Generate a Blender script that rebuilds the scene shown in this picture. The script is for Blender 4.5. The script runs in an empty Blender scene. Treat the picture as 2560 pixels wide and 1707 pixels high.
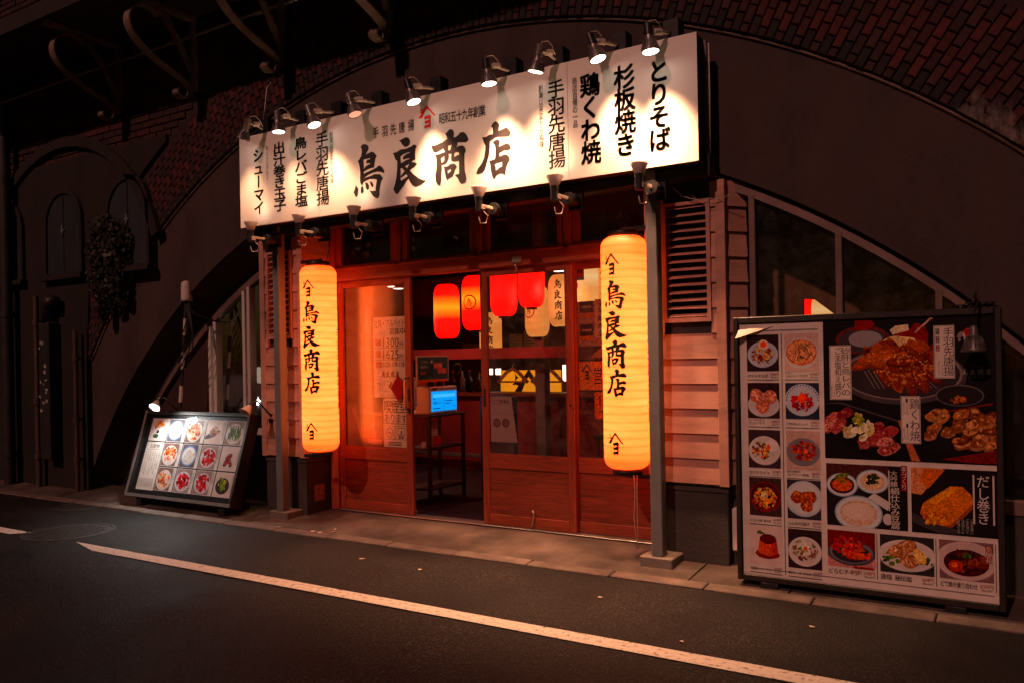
import bpy, bmesh, math, random
from mathutils import Vector, Matrix
from mathutils.geometry import tessellate_polygon
random.seed(7)
R = math.radians
SC = bpy.context.scene
COL = SC.collection

# ------------------------------------------------------------------ camera
F, PX, PY, KR = 2050.0, 1280.0, 896.0, 0.0185           # focal length, principal point (photo px), roll slope
YAW = R(32.0)
CAM = Vector((0.0, -5.35, 1.36))
NR = math.sqrt(1 + KR * KR)
fx, fy, rx, ry = -math.sin(YAW), math.cos(YAW), math.cos(YAW), math.sin(YAW)
cam = bpy.data.cameras.new('camera'); camo = bpy.data.objects.new('camera', cam); COL.objects.link(camo)
cam.sensor_width = 36.0; cam.lens = F * 36.0 / 2560.0; cam.clip_end = 400; cam.clip_start = 0.05
cam.shift_x = 0.0; cam.shift_y = (PY - 853.5) / 2560.0
fwd = Vector((fx, fy, 0)); rgt = Vector((rx, ry, 0)); up = Vector((0, 0, 1))
roll = math.atan(KR)
xr = rgt * math.cos(roll) - up * math.sin(roll)
yu = rgt * math.sin(roll) + up * math.cos(roll)
camo.matrix_world = Matrix(((xr.x, yu.x, -fwd.x, CAM.x), (xr.y, yu.y, -fwd.y, CAM.y), (xr.z, yu.z, -fwd.z, CAM.z), (0, 0, 0, 1)))
SC.camera = camo

def ray(u, v):
    du, dv = u - PX, PY - v
    a = (du + KR * dv) / NR; b = (-KR * du + dv) / NR
    return Vector((fx * F + rx * a, fy * F + ry * a, b))
def PYp(u, v, Y):                       # photo pixel -> point on the plane y = Y
    d = ray(u, v); return CAM + d * ((Y - CAM.y) / d.y)
def PZp(u, v, Z):
    d = ray(u, v); return CAM + d * ((Z - CAM.z) / d.z)
def PXp(u, v, X):
    d = ray(u, v); return CAM + d * ((X - CAM.x) / d.x)
def PWp(u, v, w):                       # at axial distance w
    d = ray(u, v); return CAM + d * (w / F)

# ------------------------------------------------------------------ world, sun, exposure
wd = bpy.data.worlds.new('World'); SC.world = wd; wd.use_nodes = True
wn = wd.node_tree; bg = wn.nodes['Background']
sky = wn.nodes.new('ShaderNodeTexSky'); sky.sky_type = 'NISHITA'; sky.sun_disc = False
SUN_DIR = Vector((0.10, 1.0, -0.84)).normalized()
sky.sun_elevation = R(1.0); sky.sun_rotation = R(180)
wn.links.new(sky.outputs[0], bg.inputs[0]); bg.inputs[1].default_value = 0.010
sl = bpy.data.lights.new('street_light_glow', 'SUN'); so = bpy.data.objects.new('street_light_glow', sl); COL.objects.link(so)
sl.energy = 1.12; sl.angle = R(1.6); sl.color = (1.0, 0.44, 0.35)
so.rotation_euler = SUN_DIR.to_track_quat('-Z', 'Y').to_euler()
so.location = (0, -8, 8)
vs = SC.view_settings; vs.view_transform = 'Standard'; vs.look = 'None'; vs.exposure = 0.0; vs.gamma = 1.0
SC.render.engine = 'CYCLES'
cy = SC.cycles; cy.use_denoising = True; cy.sample_clamp_indirect = 3.0; cy.sample_clamp_direct = 0.0
cy.max_bounces = 5; cy.diffuse_bounces = 3; cy.glossy_bounces = 2; cy.transparent_max_bounces = 10; cy.transmission_bounces = 2
cy.use_adaptive_sampling = True; cy.adaptive_threshold = 0.03; cy.adaptive_min_samples = 16
cy.caustics_reflective = False; cy.caustics_refractive = False
try: cy.use_light_tree = True
except Exception: pass

# ------------------------------------------------------------------ materials
MATS = {}
def nodes(name):
    m = bpy.data.materials.new(name); m.use_nodes = True; MATS[name] = m
    nt = m.node_tree; return m, nt, nt.nodes['Principled BSDF'], nt.nodes['Material Output']
def ramp(nt, fac, stops):
    r = nt.nodes.new('ShaderNodeValToRGB'); e = r.color_ramp.elements
    while len(e) < len(stops): e.new(0.5)
    for el, (p, c) in zip(e, stops): el.position = p; el.color = (*c, 1)
    nt.links.new(fac, r.inputs[0]); return r.outputs[0]
def texco(nt, scale=(1, 1, 1), kind='Object'):
    t = nt.nodes.new('ShaderNodeTexCoord'); mp = nt.nodes.new('ShaderNodeMapping'); mp.inputs['Scale'].default_value = scale
    nt.links.new(t.outputs[kind], mp.inputs[0]); return mp.outputs[0]
def noise(nt, vec, scale, detail=4, rough=0.55):
    n = nt.nodes.new('ShaderNodeTexNoise'); n.inputs['Scale'].default_value = scale; n.inputs['Detail'].default_value = detail
    n.inputs['Roughness'].default_value = rough; nt.links.new(vec, n.inputs['Vector']); return n.outputs['Fac']
def bump(nt, bs, h, strength, dist):
    b = nt.nodes.new('ShaderNodeBump'); b.inputs['Strength'].default_value = strength; b.inputs['Distance'].default_value = dist
    nt.links.new(h, b.inputs['Height']); nt.links.new(b.outputs[0], bs.inputs['Normal'])
def mixc(nt, fac, a, b, mode='MIX'):
    m = nt.nodes.new('ShaderNodeMix'); m.data_type = 'RGBA'; m.blend_type = mode
    for sock, val in ((m.inputs[0], fac), (m.inputs[6], a), (m.inputs[7], b)):
        if isinstance(val, bpy.types.NodeSocket): nt.links.new(val, sock)
        elif isinstance(val, (int, float)): sock.default_value = val
        else: sock.default_value = (*val, 1)
    return m.outputs[2]
def mat(name, c, rough=0.6, var=0.25, vscale=6, bmp=0.0, bscale=40, metal=0.0, stretch=(1, 1, 1), spec=0.4, dirt=0.0, dirtc=(0.02, 0.015, 0.012)):
    m, nt, bs, out = nodes(name)
    vec = texco(nt, stretch)
    n = noise(nt, vec, vscale, 6)
    lo = tuple(x * (1 - var) for x in c); hi = tuple(min(1, x * (1 + var)) for x in c)
    col = ramp(nt, n, [(0.3, lo), (0.7, hi)])
    if dirt:
        d = noise(nt, vec, vscale * 0.45 + 0.7, 9, 0.7)
        dm = ramp(nt, d, [(0.48, (0, 0, 0)), (0.72, (dirt,) * 3)])
        col = mixc(nt, dm, col, dirtc)
    oi = nt.nodes.new('ShaderNodeObjectInfo')
    col = mixc(nt, 1.0, col, ramp(nt, oi.outputs['Random'], [(0.0, (0.86, 0.85, 0.84)), (1.0, (1.09, 1.09, 1.09))]), 'MULTIPLY')
    nt.links.new(col, bs.inputs['Base Color'])
    bs.inputs['Roughness'].default_value = rough; bs.inputs['Metallic'].default_value = metal
    bs.inputs['Specular IOR Level'].default_value = spec
    rr = ramp(nt, n, [(0.2, (rough * 0.8,) * 3), (0.8, (min(1, rough * 1.15),) * 3)]); nt.links.new(rr, bs.inputs['Roughness'])
    if bmp: bump(nt, bs, noise(nt, vec, bscale, 5, 0.6), bmp, 0.01)
    return m
def wood(name, c, axis, dark=0.45, rough=0.5):
    m, nt, bs, out = nodes(name)
    st = {'x': (0.7, 9, 9), 'z': (9, 9, 0.7), 'y': (9, 0.7, 9)}[axis]
    vec = texco(nt, st)
    d = noise(nt, vec, 1.6, 3)
    w = nt.nodes.new('ShaderNodeTexNoise'); w.inputs['Scale'].default_value = 5; w.inputs['Detail'].default_value = 8; w.inputs['Distortion'].default_value = 1.6
    nt.links.new(vec, w.inputs['Vector'])
    f = noise(nt, texco(nt, tuple(s * 3 for s in st)), 9, 4)
    a = ramp(nt, w.outputs['Fac'], [(0.33, tuple(x * dark for x in c)), (0.5, c), (0.72, tuple(min(1, x * 1.35) for x in c))])
    b = ramp(nt, d, [(0.3, (0.72, 0.72, 0.72)), (0.7, (1.1, 1.1, 1.1))])
    col = mixc(nt, 1.0, a, b, 'MULTIPLY')
    nt.links.new(col, bs.inputs['Base Color']); bs.inputs['Roughness'].default_value = rough
    bump(nt, bs, f, 0.25, 0.004); return m
def emis(name, c, s, rough=0.5):
    m, nt, bs, out = nodes(name)
    bs.inputs['Base Color'].default_value = (*[x * 0.7 for x in c], 1); bs.inputs['Emission Color'].default_value = (*c, 1); bs.inputs['Emission Strength'].default_value = s
    bs.inputs['Roughness'].default_value = rough; return m
def glass(name, tint=(1, 1, 1), refl=1.0, rough=0.03, dirt=0.0):
    m, nt, bs, out = nodes(name); nt.nodes.remove(bs)
    tr = nt.nodes.new('ShaderNodeBsdfTransparent'); tr.inputs[0].default_value = (*tint, 1)
    gl = nt.nodes.new('ShaderNodeBsdfGlossy'); gl.inputs['Roughness'].default_value = rough
    fr = nt.nodes.new('ShaderNodeFresnel'); fr.inputs[0].default_value = 1.5
    mu = nt.nodes.new('ShaderNodeMath'); mu.operation = 'MULTIPLY'; mu.inputs[1].default_value = refl; nt.links.new(fr.outputs[0], mu.inputs[0])
    mx = nt.nodes.new('ShaderNodeMixShader'); nt.links.new(mu.outputs[0], mx.inputs[0]); nt.links.new(tr.outputs[0], mx.inputs[1]); nt.links.new(gl.outputs[0], mx.inputs[2])
    last = mx.outputs[0]
    if dirt:
        df = nt.nodes.new('ShaderNodeBsdfDiffuse'); df.inputs[0].default_value = (0.55, 0.5, 0.45, 1)
        n = noise(nt, texco(nt, (2, 2, 2)), 4, 9, 0.75)
        dm = ramp(nt, n, [(0.42, (0, 0, 0)), (0.85, (dirt,) * 3)])
        m2 = nt.nodes.new('ShaderNodeMixShader'); nt.links.new(dm, m2.inputs[0]); nt.links.new(last, m2.inputs[1]); nt.links.new(df.outputs[0], m2.inputs[2]); last = m2.outputs[0]
    nt.links.new(last, out.inputs[0]); return m

def asphalt():
    m, nt, bs, out = nodes('asphalt')
    vec = texco(nt)
    fine = noise(nt, vec, 115, 2, 0.6); mid = noise(nt, vec, 42, 4, 0.6); big = noise(nt, vec, 1.1, 7, 0.65)
    a = ramp(nt, fine, [(0.38, (0.004, 0.0036, 0.0035)), (0.52, (0.013, 0.011, 0.010)), (0.61, (0.034, 0.029, 0.026)), (0.70, (0.085, 0.075, 0.068))])
    b = ramp(nt, big, [(0.36, (0.35, 0.35, 0.36)), (0.50, (0.95, 0.94, 0.93)), (0.66, (1.6, 1.52, 1.45))])
    nt.links.new(mixc(nt, 1.0, a, b, 'MULTIPLY'), bs.inputs['Base Color'])
    rr = ramp(nt, big, [(0.3, (0.62,) * 3), (0.7, (0.85,) * 3)]); nt.links.new(rr, bs.inputs['Roughness'])
    ad = nt.nodes.new('ShaderNodeMath'); ad.operation = 'ADD'; nt.links.new(fine, ad.inputs[0]); nt.links.new(mid, ad.inputs[1])
    bs.inputs['Specular IOR Level'].default_value = 0.25
    bump(nt, bs, ad.outputs[0], 0.9, 0.008); return m
asphalt()
def painted_line():
    m, nt, bs, out = nodes('road_paint')
    vec = texco(nt)
    n = noise(nt, vec, 30, 9, 0.75); g = noise(nt, vec, 220, 3)
    c = ramp(nt, n, [(0.37, (0.05, 0.045, 0.04)), (0.41, (0.45, 0.40, 0.35)), (0.47, (0.74, 0.66, 0.56)), (0.8, (0.84, 0.77, 0.66))])
    nt.links.new(c, bs.inputs['Base Color']); bs.inputs['Roughness'].default_value = 0.7
    bump(nt, bs, g, 0.35, 0.003); return m
painted_line()
mat('ground', (0.05, 0.045, 0.04), 0.9)
mat('concrete', (0.095, 0.068, 0.055), 0.85, 0.5, 3.0, 0.7, 60, dirt=0.9, dirtc=(0.028, 0.022, 0.02))
mat('kerb', (0.15, 0.112, 0.092), 0.85, 0.35, 8, 0.6, 90, dirt=0.7, dirtc=(0.07, 0.055, 0.05))
mat('base_concrete', (0.055, 0.046, 0.042), 0.85, 0.3, 4, 0.4, 50, dirt=0.6, dirtc=(0.025, 0.02, 0.02))
mat('plinth', (0.20, 0.165, 0.14), 0.85, 0.25, 10, 0.5, 70, dirt=0.4)
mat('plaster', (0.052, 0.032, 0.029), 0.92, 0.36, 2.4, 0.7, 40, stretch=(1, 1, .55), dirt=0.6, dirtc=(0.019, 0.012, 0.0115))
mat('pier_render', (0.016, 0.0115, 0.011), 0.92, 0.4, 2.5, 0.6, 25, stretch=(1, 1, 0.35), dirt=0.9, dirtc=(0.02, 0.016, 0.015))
mat('mortar', (0.034, 0.018, 0.017), 0.95, 0.4, 12, 0.5, 60)
mat('siding', (0.55, 0.275, 0.205), 0.6, 0.12, 5, 0.12, 50, stretch=(0.5, 1, 3), dirt=0.6, dirtc=(0.17, 0.10, 0.08))
mat('louvre', (0.48, 0.235, 0.18), 0.6, 0.2, 9, 0.2, 70, dirt=0.45, dirtc=(0.12, 0.08, 0.07))
mat('steel_grey', (0.17, 0.165, 0.17), 0.5, 0.12, 14, 0.1, 120, dirt=0.3, dirtc=(0.08, 0.06, 0.055))
mat('black', (0.012, 0.012, 0.014), 0.45, 0.3, 20)
mat('black_metal', (0.02, 0.02, 0.024), 0.32, 0.3, 25, spec=0.6)
mat('dark_box', (0.03, 0.031, 0.036), 0.7, 0.3, 8)
mat('chrome', (0.75, 0.73, 0.70), 0.14, 0.05, 20, metal=1.0)
mat('aluminium', (0.5, 0.48, 0.46), 0.35, 0.1, 10, metal=0.8)
mat('white_frame', (0.62, 0.56, 0.53), 0.5, 0.08, 8)
mat('window_frame', (0.20, 0.125, 0.11), 0.6, 0.2, 7, dirt=0.3)
mat('bulkhead_brown', (0.20, 0.11, 0.075), 0.8, 0.25, 3)
mat('panel_maroon', (0.045, 0.018, 0.016), 0.7, 0.3, 4)
mat('trim_brown', (0.16, 0.10, 0.085), 0.6, 0.25, 7, dirt=0.3)
mat('sign_white', (0.80, 0.77, 0.73), 0.55, 0.02, 3, dirt=0.06, dirtc=(0.5, 0.45, 0.4))
mat('ink', (0.016, 0.012, 0.013), 0.55, 0.1, 5)
mat('ink_red', (0.75, 0.012, 0.008), 0.5, 0.05, 5)
mat('ink_white', (0.75, 0.72, 0.68), 0.55, 0.05, 5)
mat('ink_lantern', (0.010, 0.006, 0.005), 0.7, 0.1, 5)
mat('lamp_cup', (0.55, 0.45, 0.40), 0.4, 0.08, 12)
mat('lamp_fin', (0.22, 0.20, 0.19), 0.4, 0.2, 20, metal=0.5)
mat('dull_metal', (0.10, 0.085, 0.08), 0.45, 0.2, 20, metal=0.4)
mat('arm_cream', (0.62, 0.55, 0.46), 0.4, 0.15, 20)
mat('rubber', (0.015, 0.014, 0.014), 0.6, 0.2, 30)
mat('cable_white', (0.6, 0.52, 0.45), 0.5, 0.15, 30)
mat('iron_bracket', (0.16, 0.115, 0.09), 0.65, 0.35, 9, 0.3, 60, dirt=0.5)
mat('deck_wood', (0.022, 0.018, 0.015), 0.85, 0.4, 6, 0.3, 30)
mat('shutter_blue', (0.016, 0.024, 0.030), 0.7, 0.3, 6, 0.2, 40, stretch=(1, 1, 0.3))
mat('pipe_dark', (0.025, 0.024, 0.025), 0.5, 0.3, 8)
mat('pipe_brown', (0.085, 0.05, 0.038), 0.55, 0.3, 8, dirt=0.4)
mat('sticker', (0.35, 0.32, 0.30), 0.6, 0.4, 30)
mat('iron_cover', (0.055, 0.047, 0.043), 0.6, 0.3, 40, 0.8, 160, metal=0.3)
mat('plastic_white', (0.68, 0.60, 0.54), 0.45, 0.1, 14)
mat('device_white', (0.72, 0.62, 0.57), 0.4, 0.05, 10)
mat('floor_dark', (0.022, 0.014, 0.015), 0.6, 0.3, 20, 0.2, 90)
mat('room_dark', (0.13, 0.06, 0.05), 0.8, 0.4, 3, 0.2, 20)
mat('room_red', (0.28, 0.028, 0.024), 0.6, 0.3, 4)
mat('partition', (0.50, 0.36, 0.27), 0.8, 0.2, 8, 0.4, 30, dirt=0.3, dirtc=(0.2, 0.12, 0.08))
mat('cloth_blue', (0.03, 0.045, 0.09), 0.9, 0.3, 30)
mat('bamboo', (0.42, 0.27, 0.15), 0.5, 0.25, 9, stretch=(1, 1, 0.3))
mat('paper', (0.66, 0.60, 0.52), 0.6, 0.06, 6)
mat('litter', (0.55, 0.45, 0.36), 0.8, 0.3, 20)
mat('bottle_green', (0.02, 0.06, 0.025), 0.12)
mat('bottle_brown', (0.07, 0.025, 0.01), 0.12)
mat('leaf', (0.010, 0.012, 0.005), 0.6, 0.5, 9)
mat('blue_post', (0.018, 0.024, 0.032), 0.6, 0.3, 6)
wood('wood_v', (0.30, 0.048, 0.016), 'z', 0.68); wood('wood_h', (0.30, 0.048, 0.016), 'x', 0.68); wood('wood_panel', (0.27, 0.043, 0.015), 'x', 0.60)
wood('wood_pale', (0.55, 0.33, 0.16), 'x'); wood('wood_dark', (0.055, 0.025, 0.02), 'x'); wood('wood_frame_dark', (0.020, 0.012, 0.011), 'x')
glass('pane', (0.96, 0.93, 0.9), 0.55, 0.20, 0.11); glass('pane_dark', (0.55, 0.5, 0.5), 1.0, 0.05, 0.06); glass('acrylic', (0.97, 0.97, 0.97), 0.16, 0.02, 0.012)
glass('pane_side', (0.8, 0.75, 0.7), 0.9, 0.04, 0.10)
emis('bulb_warm', (1.0, 0.80, 0.62), 9.0); emis('bulb_unlit_glow', (1.0, 0.55, 0.36), 0.55); emis('bulb_cool', (0.95, 0.97, 1.0), 10.0)  # the unlit bulb's pale face is a faint added emission
emis('screen_blue', (0.0, 0.33, 0.95), 1.0); emis('screen_pale', (0.05, 0.50, 1.0), 1.0); emis('screen_dark', (0.0, 0.02, 0.12), 0.5)
emis('lamp_white', (1.0, 0.86, 0.70), 3.2); emis('glowing_yellow_panel', (1.0, 0.36, 0.01), 0.75); emis('monitor_cyan', (0.25, 0.6, 0.7), 0.25)  # yellow panel's emission stands in for room light falling on it

def print_mat():
    m, nt, bs, out = nodes('print')
    a = nt.nodes.new('ShaderNodeVertexColor'); a.layer_name = 'Col'
    n = noise(nt, texco(nt), 14, 4)
    c = mixc(nt, 1.0, a.outputs[0], ramp(nt, n, [(0.3, (0.9, 0.9, 0.9)), (0.7, (1.06, 1.06, 1.06))]), 'MULTIPLY')
    hs = nt.nodes.new('ShaderNodeSeparateColor'); hs.mode = 'HSV'; nt.links.new(a.outputs[0], hs.inputs[0])
    g1 = noise(nt, texco(nt), 95, 5, 0.7)
    c2 = mixc(nt, 1.0, c, ramp(nt, g1, [(0.34, (0.30, 0.26, 0.24)), (0.5, (0.95, 0.95, 0.95)), (0.64, (1.75, 1.6, 1.5))]), 'MULTIPLY')
    c = mixc(nt, ramp(nt, hs.outputs[1], [(0.35, (0, 0, 0)), (0.7, (0.85, 0.85, 0.85))]), c, c2)
    nt.links.new(c, bs.inputs['Base Color']); bs.inputs['Roughness'].default_value = 0.45; bs.inputs['Specular IOR Level'].default_value = 0.12
print_mat()
def brick_mat(name, vert):
    m, nt, bs, out = nodes(name)
    if vert:
        a = nt.nodes.new('ShaderNodeVertexColor'); a.layer_name = 'Col'; base = a.outputs[0]
    else:
        a = nt.nodes.new('ShaderNodeObjectInfo'); base = a.outputs['Color']
    vec = texco(nt, kind='Object')
    n = noise(nt, vec, 16, 6, 0.65); l = noise(nt, vec, 5, 8, 0.7)
    c = mixc(nt, 1.0, base, ramp(nt, n, [(0.25, (0.45, 0.45, 0.45)), (0.75, (1.35, 1.3, 1.3))]), 'MULTIPLY')
    c = mixc(nt, ramp(nt, l, [(0.62, (0, 0, 0)), (0.78, (0.35, 0.35, 0.35))]), c, (0.16, 0.11, 0.095))
    nt.links.new(c, bs.inputs['Base Color']); bs.inputs['Roughness'].default_value = 0.85
    bump(nt, bs, noise(nt, vec, 45, 5), 0.6, 0.006)
brick_mat('brick', False); brick_mat('brick_far', True)
def efflo():
    m, nt, bs, out = nodes('lime_stain')
    tr = nt.nodes.new('ShaderNodeBsdfTransparent'); vec = texco(nt, (1, 1, 0.33))
    n = noise(nt, vec, 14, 10, 0.72)
    g = nt.nodes.new('ShaderNodeVertexColor'); g.layer_name = 'Col'
    mu = nt.nodes.new('ShaderNodeMath'); mu.operation = 'MULTIPLY'; nt.links.new(n, mu.inputs[0]); nt.links.new(g.outputs[0], mu.inputs[1])
    mk = ramp(nt, mu.outputs[0], [(0.40, (0, 0, 0)), (0.56, (0.7, 0.7, 0.7))])
    bs.inputs['Base Color'].default_value = (0.24, 0.18, 0.16, 1); bs.inputs['Roughness'].default_value = 0.95
    mx = nt.nodes.new('ShaderNodeMixShader'); nt.links.new(mk, mx.inputs[0]); nt.links.new(tr.outputs[0], mx.inputs[1]); nt.links.new(bs.outputs[0], mx.inputs[2]); nt.links.new(mx.outputs[0], out.inputs[0])
efflo()
def lantern_mat(name, col, edge, strength, glow=None, zc=0.0, zs=0.3, base=None, bands=0.0, pitch=0.104):
    """paper lantern lit from inside: brighter near the bulb height, redder where the paper turns away or is doubled"""
    m, nt, bs, out = nodes(name)
    vec = texco(nt); sep = nt.nodes.new('ShaderNodeSeparateXYZ'); nt.links.new(vec, sep.inputs[0])
    n = noise(nt, texco(nt, (1.5, 1.5, 9)), 2.2, 5, 0.6)
    c = mixc(nt, ramp(nt, n, [(0.3, (0, 0, 0)), (0.75, (1, 1, 1))]), edge, col)
    if bands:
        sc = nt.nodes.new('ShaderNodeMath'); sc.operation = 'MULTIPLY'; nt.links.new(sep.outputs[2], sc.inputs[0]); sc.inputs[1].default_value = 2 * math.pi / pitch
        sn = nt.nodes.new('ShaderNodeMath'); sn.operation = 'SINE'; nt.links.new(sc.outputs[0], sn.inputs[0])
        ab = nt.nodes.new('ShaderNodeMath'); ab.operation = 'ABSOLUTE'; nt.links.new(sn.outputs[0], ab.inputs[0])
        c = mixc(nt, 1.0, c, ramp(nt, ab.outputs[0], [(0.0, (0.86, 0.64, 0.5)), (0.14, (0.96, 0.9, 0.84)), (0.8, (1.03, 1.06, 1.08))]), 'MULTIPLY')
        dv = nt.nodes.new('ShaderNodeMath'); dv.operation = 'DIVIDE'; nt.links.new(sep.outputs[2], dv.inputs[0]); dv.inputs[1].default_value = bands
        c = mixc(nt, 1.0, c, ramp(nt, dv.outputs[0], [(0.0, (0.75, 0.30, 0.2)), (0.05, (0.95, 0.68, 0.5)), (0.13, (1, 1, 1)), (0.55, (1.08, 1.22, 1.3)), (0.86, (1, 0.92, 0.85)), (0.96, (0.95, 0.66, 0.5)), (1.0, (0.7, 0.3, 0.2))]), 'MULTIPLY')
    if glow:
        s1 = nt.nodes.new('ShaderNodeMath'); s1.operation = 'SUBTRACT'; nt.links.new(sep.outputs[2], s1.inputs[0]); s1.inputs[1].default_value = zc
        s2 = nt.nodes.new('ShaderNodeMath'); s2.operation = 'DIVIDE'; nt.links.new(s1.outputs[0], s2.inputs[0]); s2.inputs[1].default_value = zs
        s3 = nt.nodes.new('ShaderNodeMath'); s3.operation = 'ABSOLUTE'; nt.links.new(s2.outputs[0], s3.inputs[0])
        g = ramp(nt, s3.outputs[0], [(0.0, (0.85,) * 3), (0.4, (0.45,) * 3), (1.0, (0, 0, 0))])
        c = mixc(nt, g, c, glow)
    nt.links.new(c, bs.inputs['Emission Color']); bs.inputs['Emission Strength'].default_value = strength
    bs.inputs['Base Color'].default_value = (*(base or tuple(0.5 * x for x in col)), 1); bs.inputs['Roughness'].default_value = 0.6
lantern_mat('paper_orange', (1.0, 0.150, 0.027), (1.0, 0.098, 0.011), 3.8, bands=1.55)
lantern_mat('paper_red', (1.0, 0.003, 0.0015), (0.70, 0.001, 0.0005), 3.0, None, bands=0.55, pitch=0.036)
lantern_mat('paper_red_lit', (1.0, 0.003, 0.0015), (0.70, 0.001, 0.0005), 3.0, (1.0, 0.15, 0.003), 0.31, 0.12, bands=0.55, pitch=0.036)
lantern_mat('paper_cream', (1.0, 0.37, 0.085), (0.75, 0.24, 0.045), 0.82, None, base=(0.3, 0.15, 0.06))
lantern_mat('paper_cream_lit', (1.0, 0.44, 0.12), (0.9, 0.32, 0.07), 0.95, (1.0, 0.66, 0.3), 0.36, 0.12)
mat('lantern_red_ink', (0.6, 0.01, 0.008), 0.6)

# ------------------------------------------------------------------ mesh collector
class MB:
    def __init__(s): s.v = []; s.f = []; s.c = []; s.col = None; s.sm = []
    def add(s, vs, fs, smooth=False):
        o = len(s.v); s.v += [tuple(p) for p in vs]; s.f += [tuple(o + i for i in f) for f in fs]; s.sm += [smooth] * len(fs)
        if s.col is not None: s.c += [s.col] * len(vs)
        return s
    def box(s, x0, x1, y0, y1, z0, z1, M=None, bev=0.0):
        if bev:
            bm = bmesh.new(); bmesh.ops.create_cube(bm, size=1)
            for v in bm.verts: v.co = Vector(((x0 + x1) / 2 + v.co.x * (x1 - x0), (y0 + y1) / 2 + v.co.y * (y1 - y0), (z0 + z1) / 2 + v.co.z * (z1 - z0)))
            bmesh.ops.bevel(bm, geom=list(bm.edges), offset=bev, segments=1, affect='EDGES', profile=0.5)
            bm.verts.index_update(); vs = [v.co.copy() for v in bm.verts]; fs = [[v.index for v in f.verts] for f in bm.faces]; bm.free()
        else:
            vs = [Vector((x, y, z)) for x in (x0, x1) for y in (y0, y1) for z in (z0, z1)]
            fs = [(0, 1, 3, 2), (4, 6, 7, 5), (0, 4, 5, 1), (2, 3, 7, 6), (0, 2, 6, 4), (1, 5, 7, 3)]
        if M: vs = [M @ v for v in vs]
        return s.add(vs, fs)
    def cyl(s, p0, p1, r0, r1=None, n=12, caps=True, smooth=True):
        p0 = Vector(p0); p1 = Vector(p1); r1 = r0 if r1 is None else r1
        d = (p1 - p0).normalized(); a = d.orthogonal().normalized(); b = d.cross(a)
        vs = []
        for p, r in ((p0, r0), (p1, r1)):
            for i in range(n):
                t = 2 * math.pi * i / n; vs.append(p + (a * math.cos(t) + b * math.sin(t)) * r)
        fs = [(i, (i + 1) % n, n + (i + 1) % n, n + i) for i in range(n)]
        s.add(vs, fs, smooth)
        if caps:
            s.add(vs[:n], [tuple(range(n))[::-1]]); s.add(vs[n:], [tuple(range(n))])
        return s
    def lathe(s, prof, p0, d, n=16, smooth=True):
        """prof: list of (distance along d, radius)"""
        p0 = Vector(p0); d = Vector(d).normalized(); a = d.orthogonal().normalized(); b = d.cross(a)
        vs = []
        for h, r in prof:
            for i in range(n):
                t = 2 * math.pi * i / n; vs.append(p0 + d * h + (a * math.cos(t) + b * math.sin(t)) * r)
        fs = []
        for k in range(len(prof) - 1):
            for i in range(n): fs.append((k * n + i, k * n + (i + 1) % n, (k + 1) * n + (i + 1) % n, (k + 1) * n + i))
        return s.add(vs, fs, smooth)
    def tube(s, pts, r, n=6):
        pts = [Vector(p) for p in pts]
        vs = []
        for i, p in enumerate(pts):
            d = (pts[min(i + 1, len(pts) - 1)] - pts[max(i - 1, 0)]).normalized()
            a = d.cross(Vector((0.13, 0.31, 0.94))); a = a.normalized() if a.length > 1e-4 else d.orthogonal().normalized(); b = d.cross(a)
            for k in range(n):
                t = 2 * math.pi * k / n; vs.append(p + (a * math.cos(t) + b * math.sin(t)) * r)
        fs = [(i * n + k, i * n + (k + 1) % n, (i + 1) * n + (k + 1) % n, (i + 1) * n + k) for i in range(len(pts) - 1) for k in range(n)]
        fs += [tuple(range(n))[::-1], tuple(range((len(pts) - 1) * n, len(pts) * n))]
        return s.add(vs, fs, True)
    def strap(s, pts, side, w, th):
        """flat bar bent along pts; side = width direction"""
        pts = [Vector(p) for p in pts]; side = Vector(side).normalized(); vs = []
        for i, p in enumerate(pts):
            d = (pts[min(i + 1, len(pts) - 1)] - pts[max(i - 1, 0)]).normalized(); nn = d.cross(side).normalized()
            for a, b in ((-1, -1), (1, -1), (1, 1), (-1, 1)): vs.append(p + side * a * w / 2 + nn * b * th / 2)
        fs = [(i * 4 + k, i * 4 + (k + 1) % 4, i * 4 + 4 + (k + 1) % 4, i * 4 + 4 + k) for i in range(len(pts) - 1) for k in range(4)]
        fs += [(3, 2, 1, 0), tuple((len(pts) - 1) * 4 + k for k in range(4))]
        return s.add(vs, fs, False)
    def prism(s, poly, y0, y1, holes=()):
        """polygon in (x, z) extruded from y0 to y1 (y0 = front)"""
        loops = [list(poly)] + [list(h) for h in holes]
        flat = [p for l in loops for p in l]
        tris = tessellate_polygon([[Vector((p[0], p[1], 0)) for p in l] for l in loops])
        n = len(flat); vs = [(x, y0, z) for x, z in flat] + [(x, y1, z) for x, z in flat]
        fs = [tuple(t) for t in tris] + [tuple(n + i for i in t[::-1]) for t in tris]
        o = 0
        for l in loops:
            m = len(l)
            for i in range(m): fs.append((o + i, o + (i + 1) % m, n + o + (i + 1) % m, n + o + i))
            o += m
        return s.add(vs, fs)
    def build(s, name, m, parent=None, base=None):
        b = Vector(base) if base is not None else (Vector(parent['_b']) if parent and '_b' in parent else Vector((0, 0, 0)))
        me = bpy.data.meshes.new(name); me.from_pydata([(p[0] - b.x, p[1] - b.y, p[2] - b.z) for p in s.v], [], s.f)
        me.polygons.foreach_set('use_smooth', s.sm)
        if s.c:
            at = me.color_attributes.new('Col', 'FLOAT_COLOR', 'POINT'); at.data.foreach_set('color', [x for c in s.c for x in (*c, 1)])
        me.materials.append(MATS[m]); me.update()
        o = bpy.data.objects.new(name, me); COL.objects.link(o)
        if parent: o.parent = parent; o['_b'] = tuple(b)
        else: o.location = b; o['_b'] = tuple(b)
        return o
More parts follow.
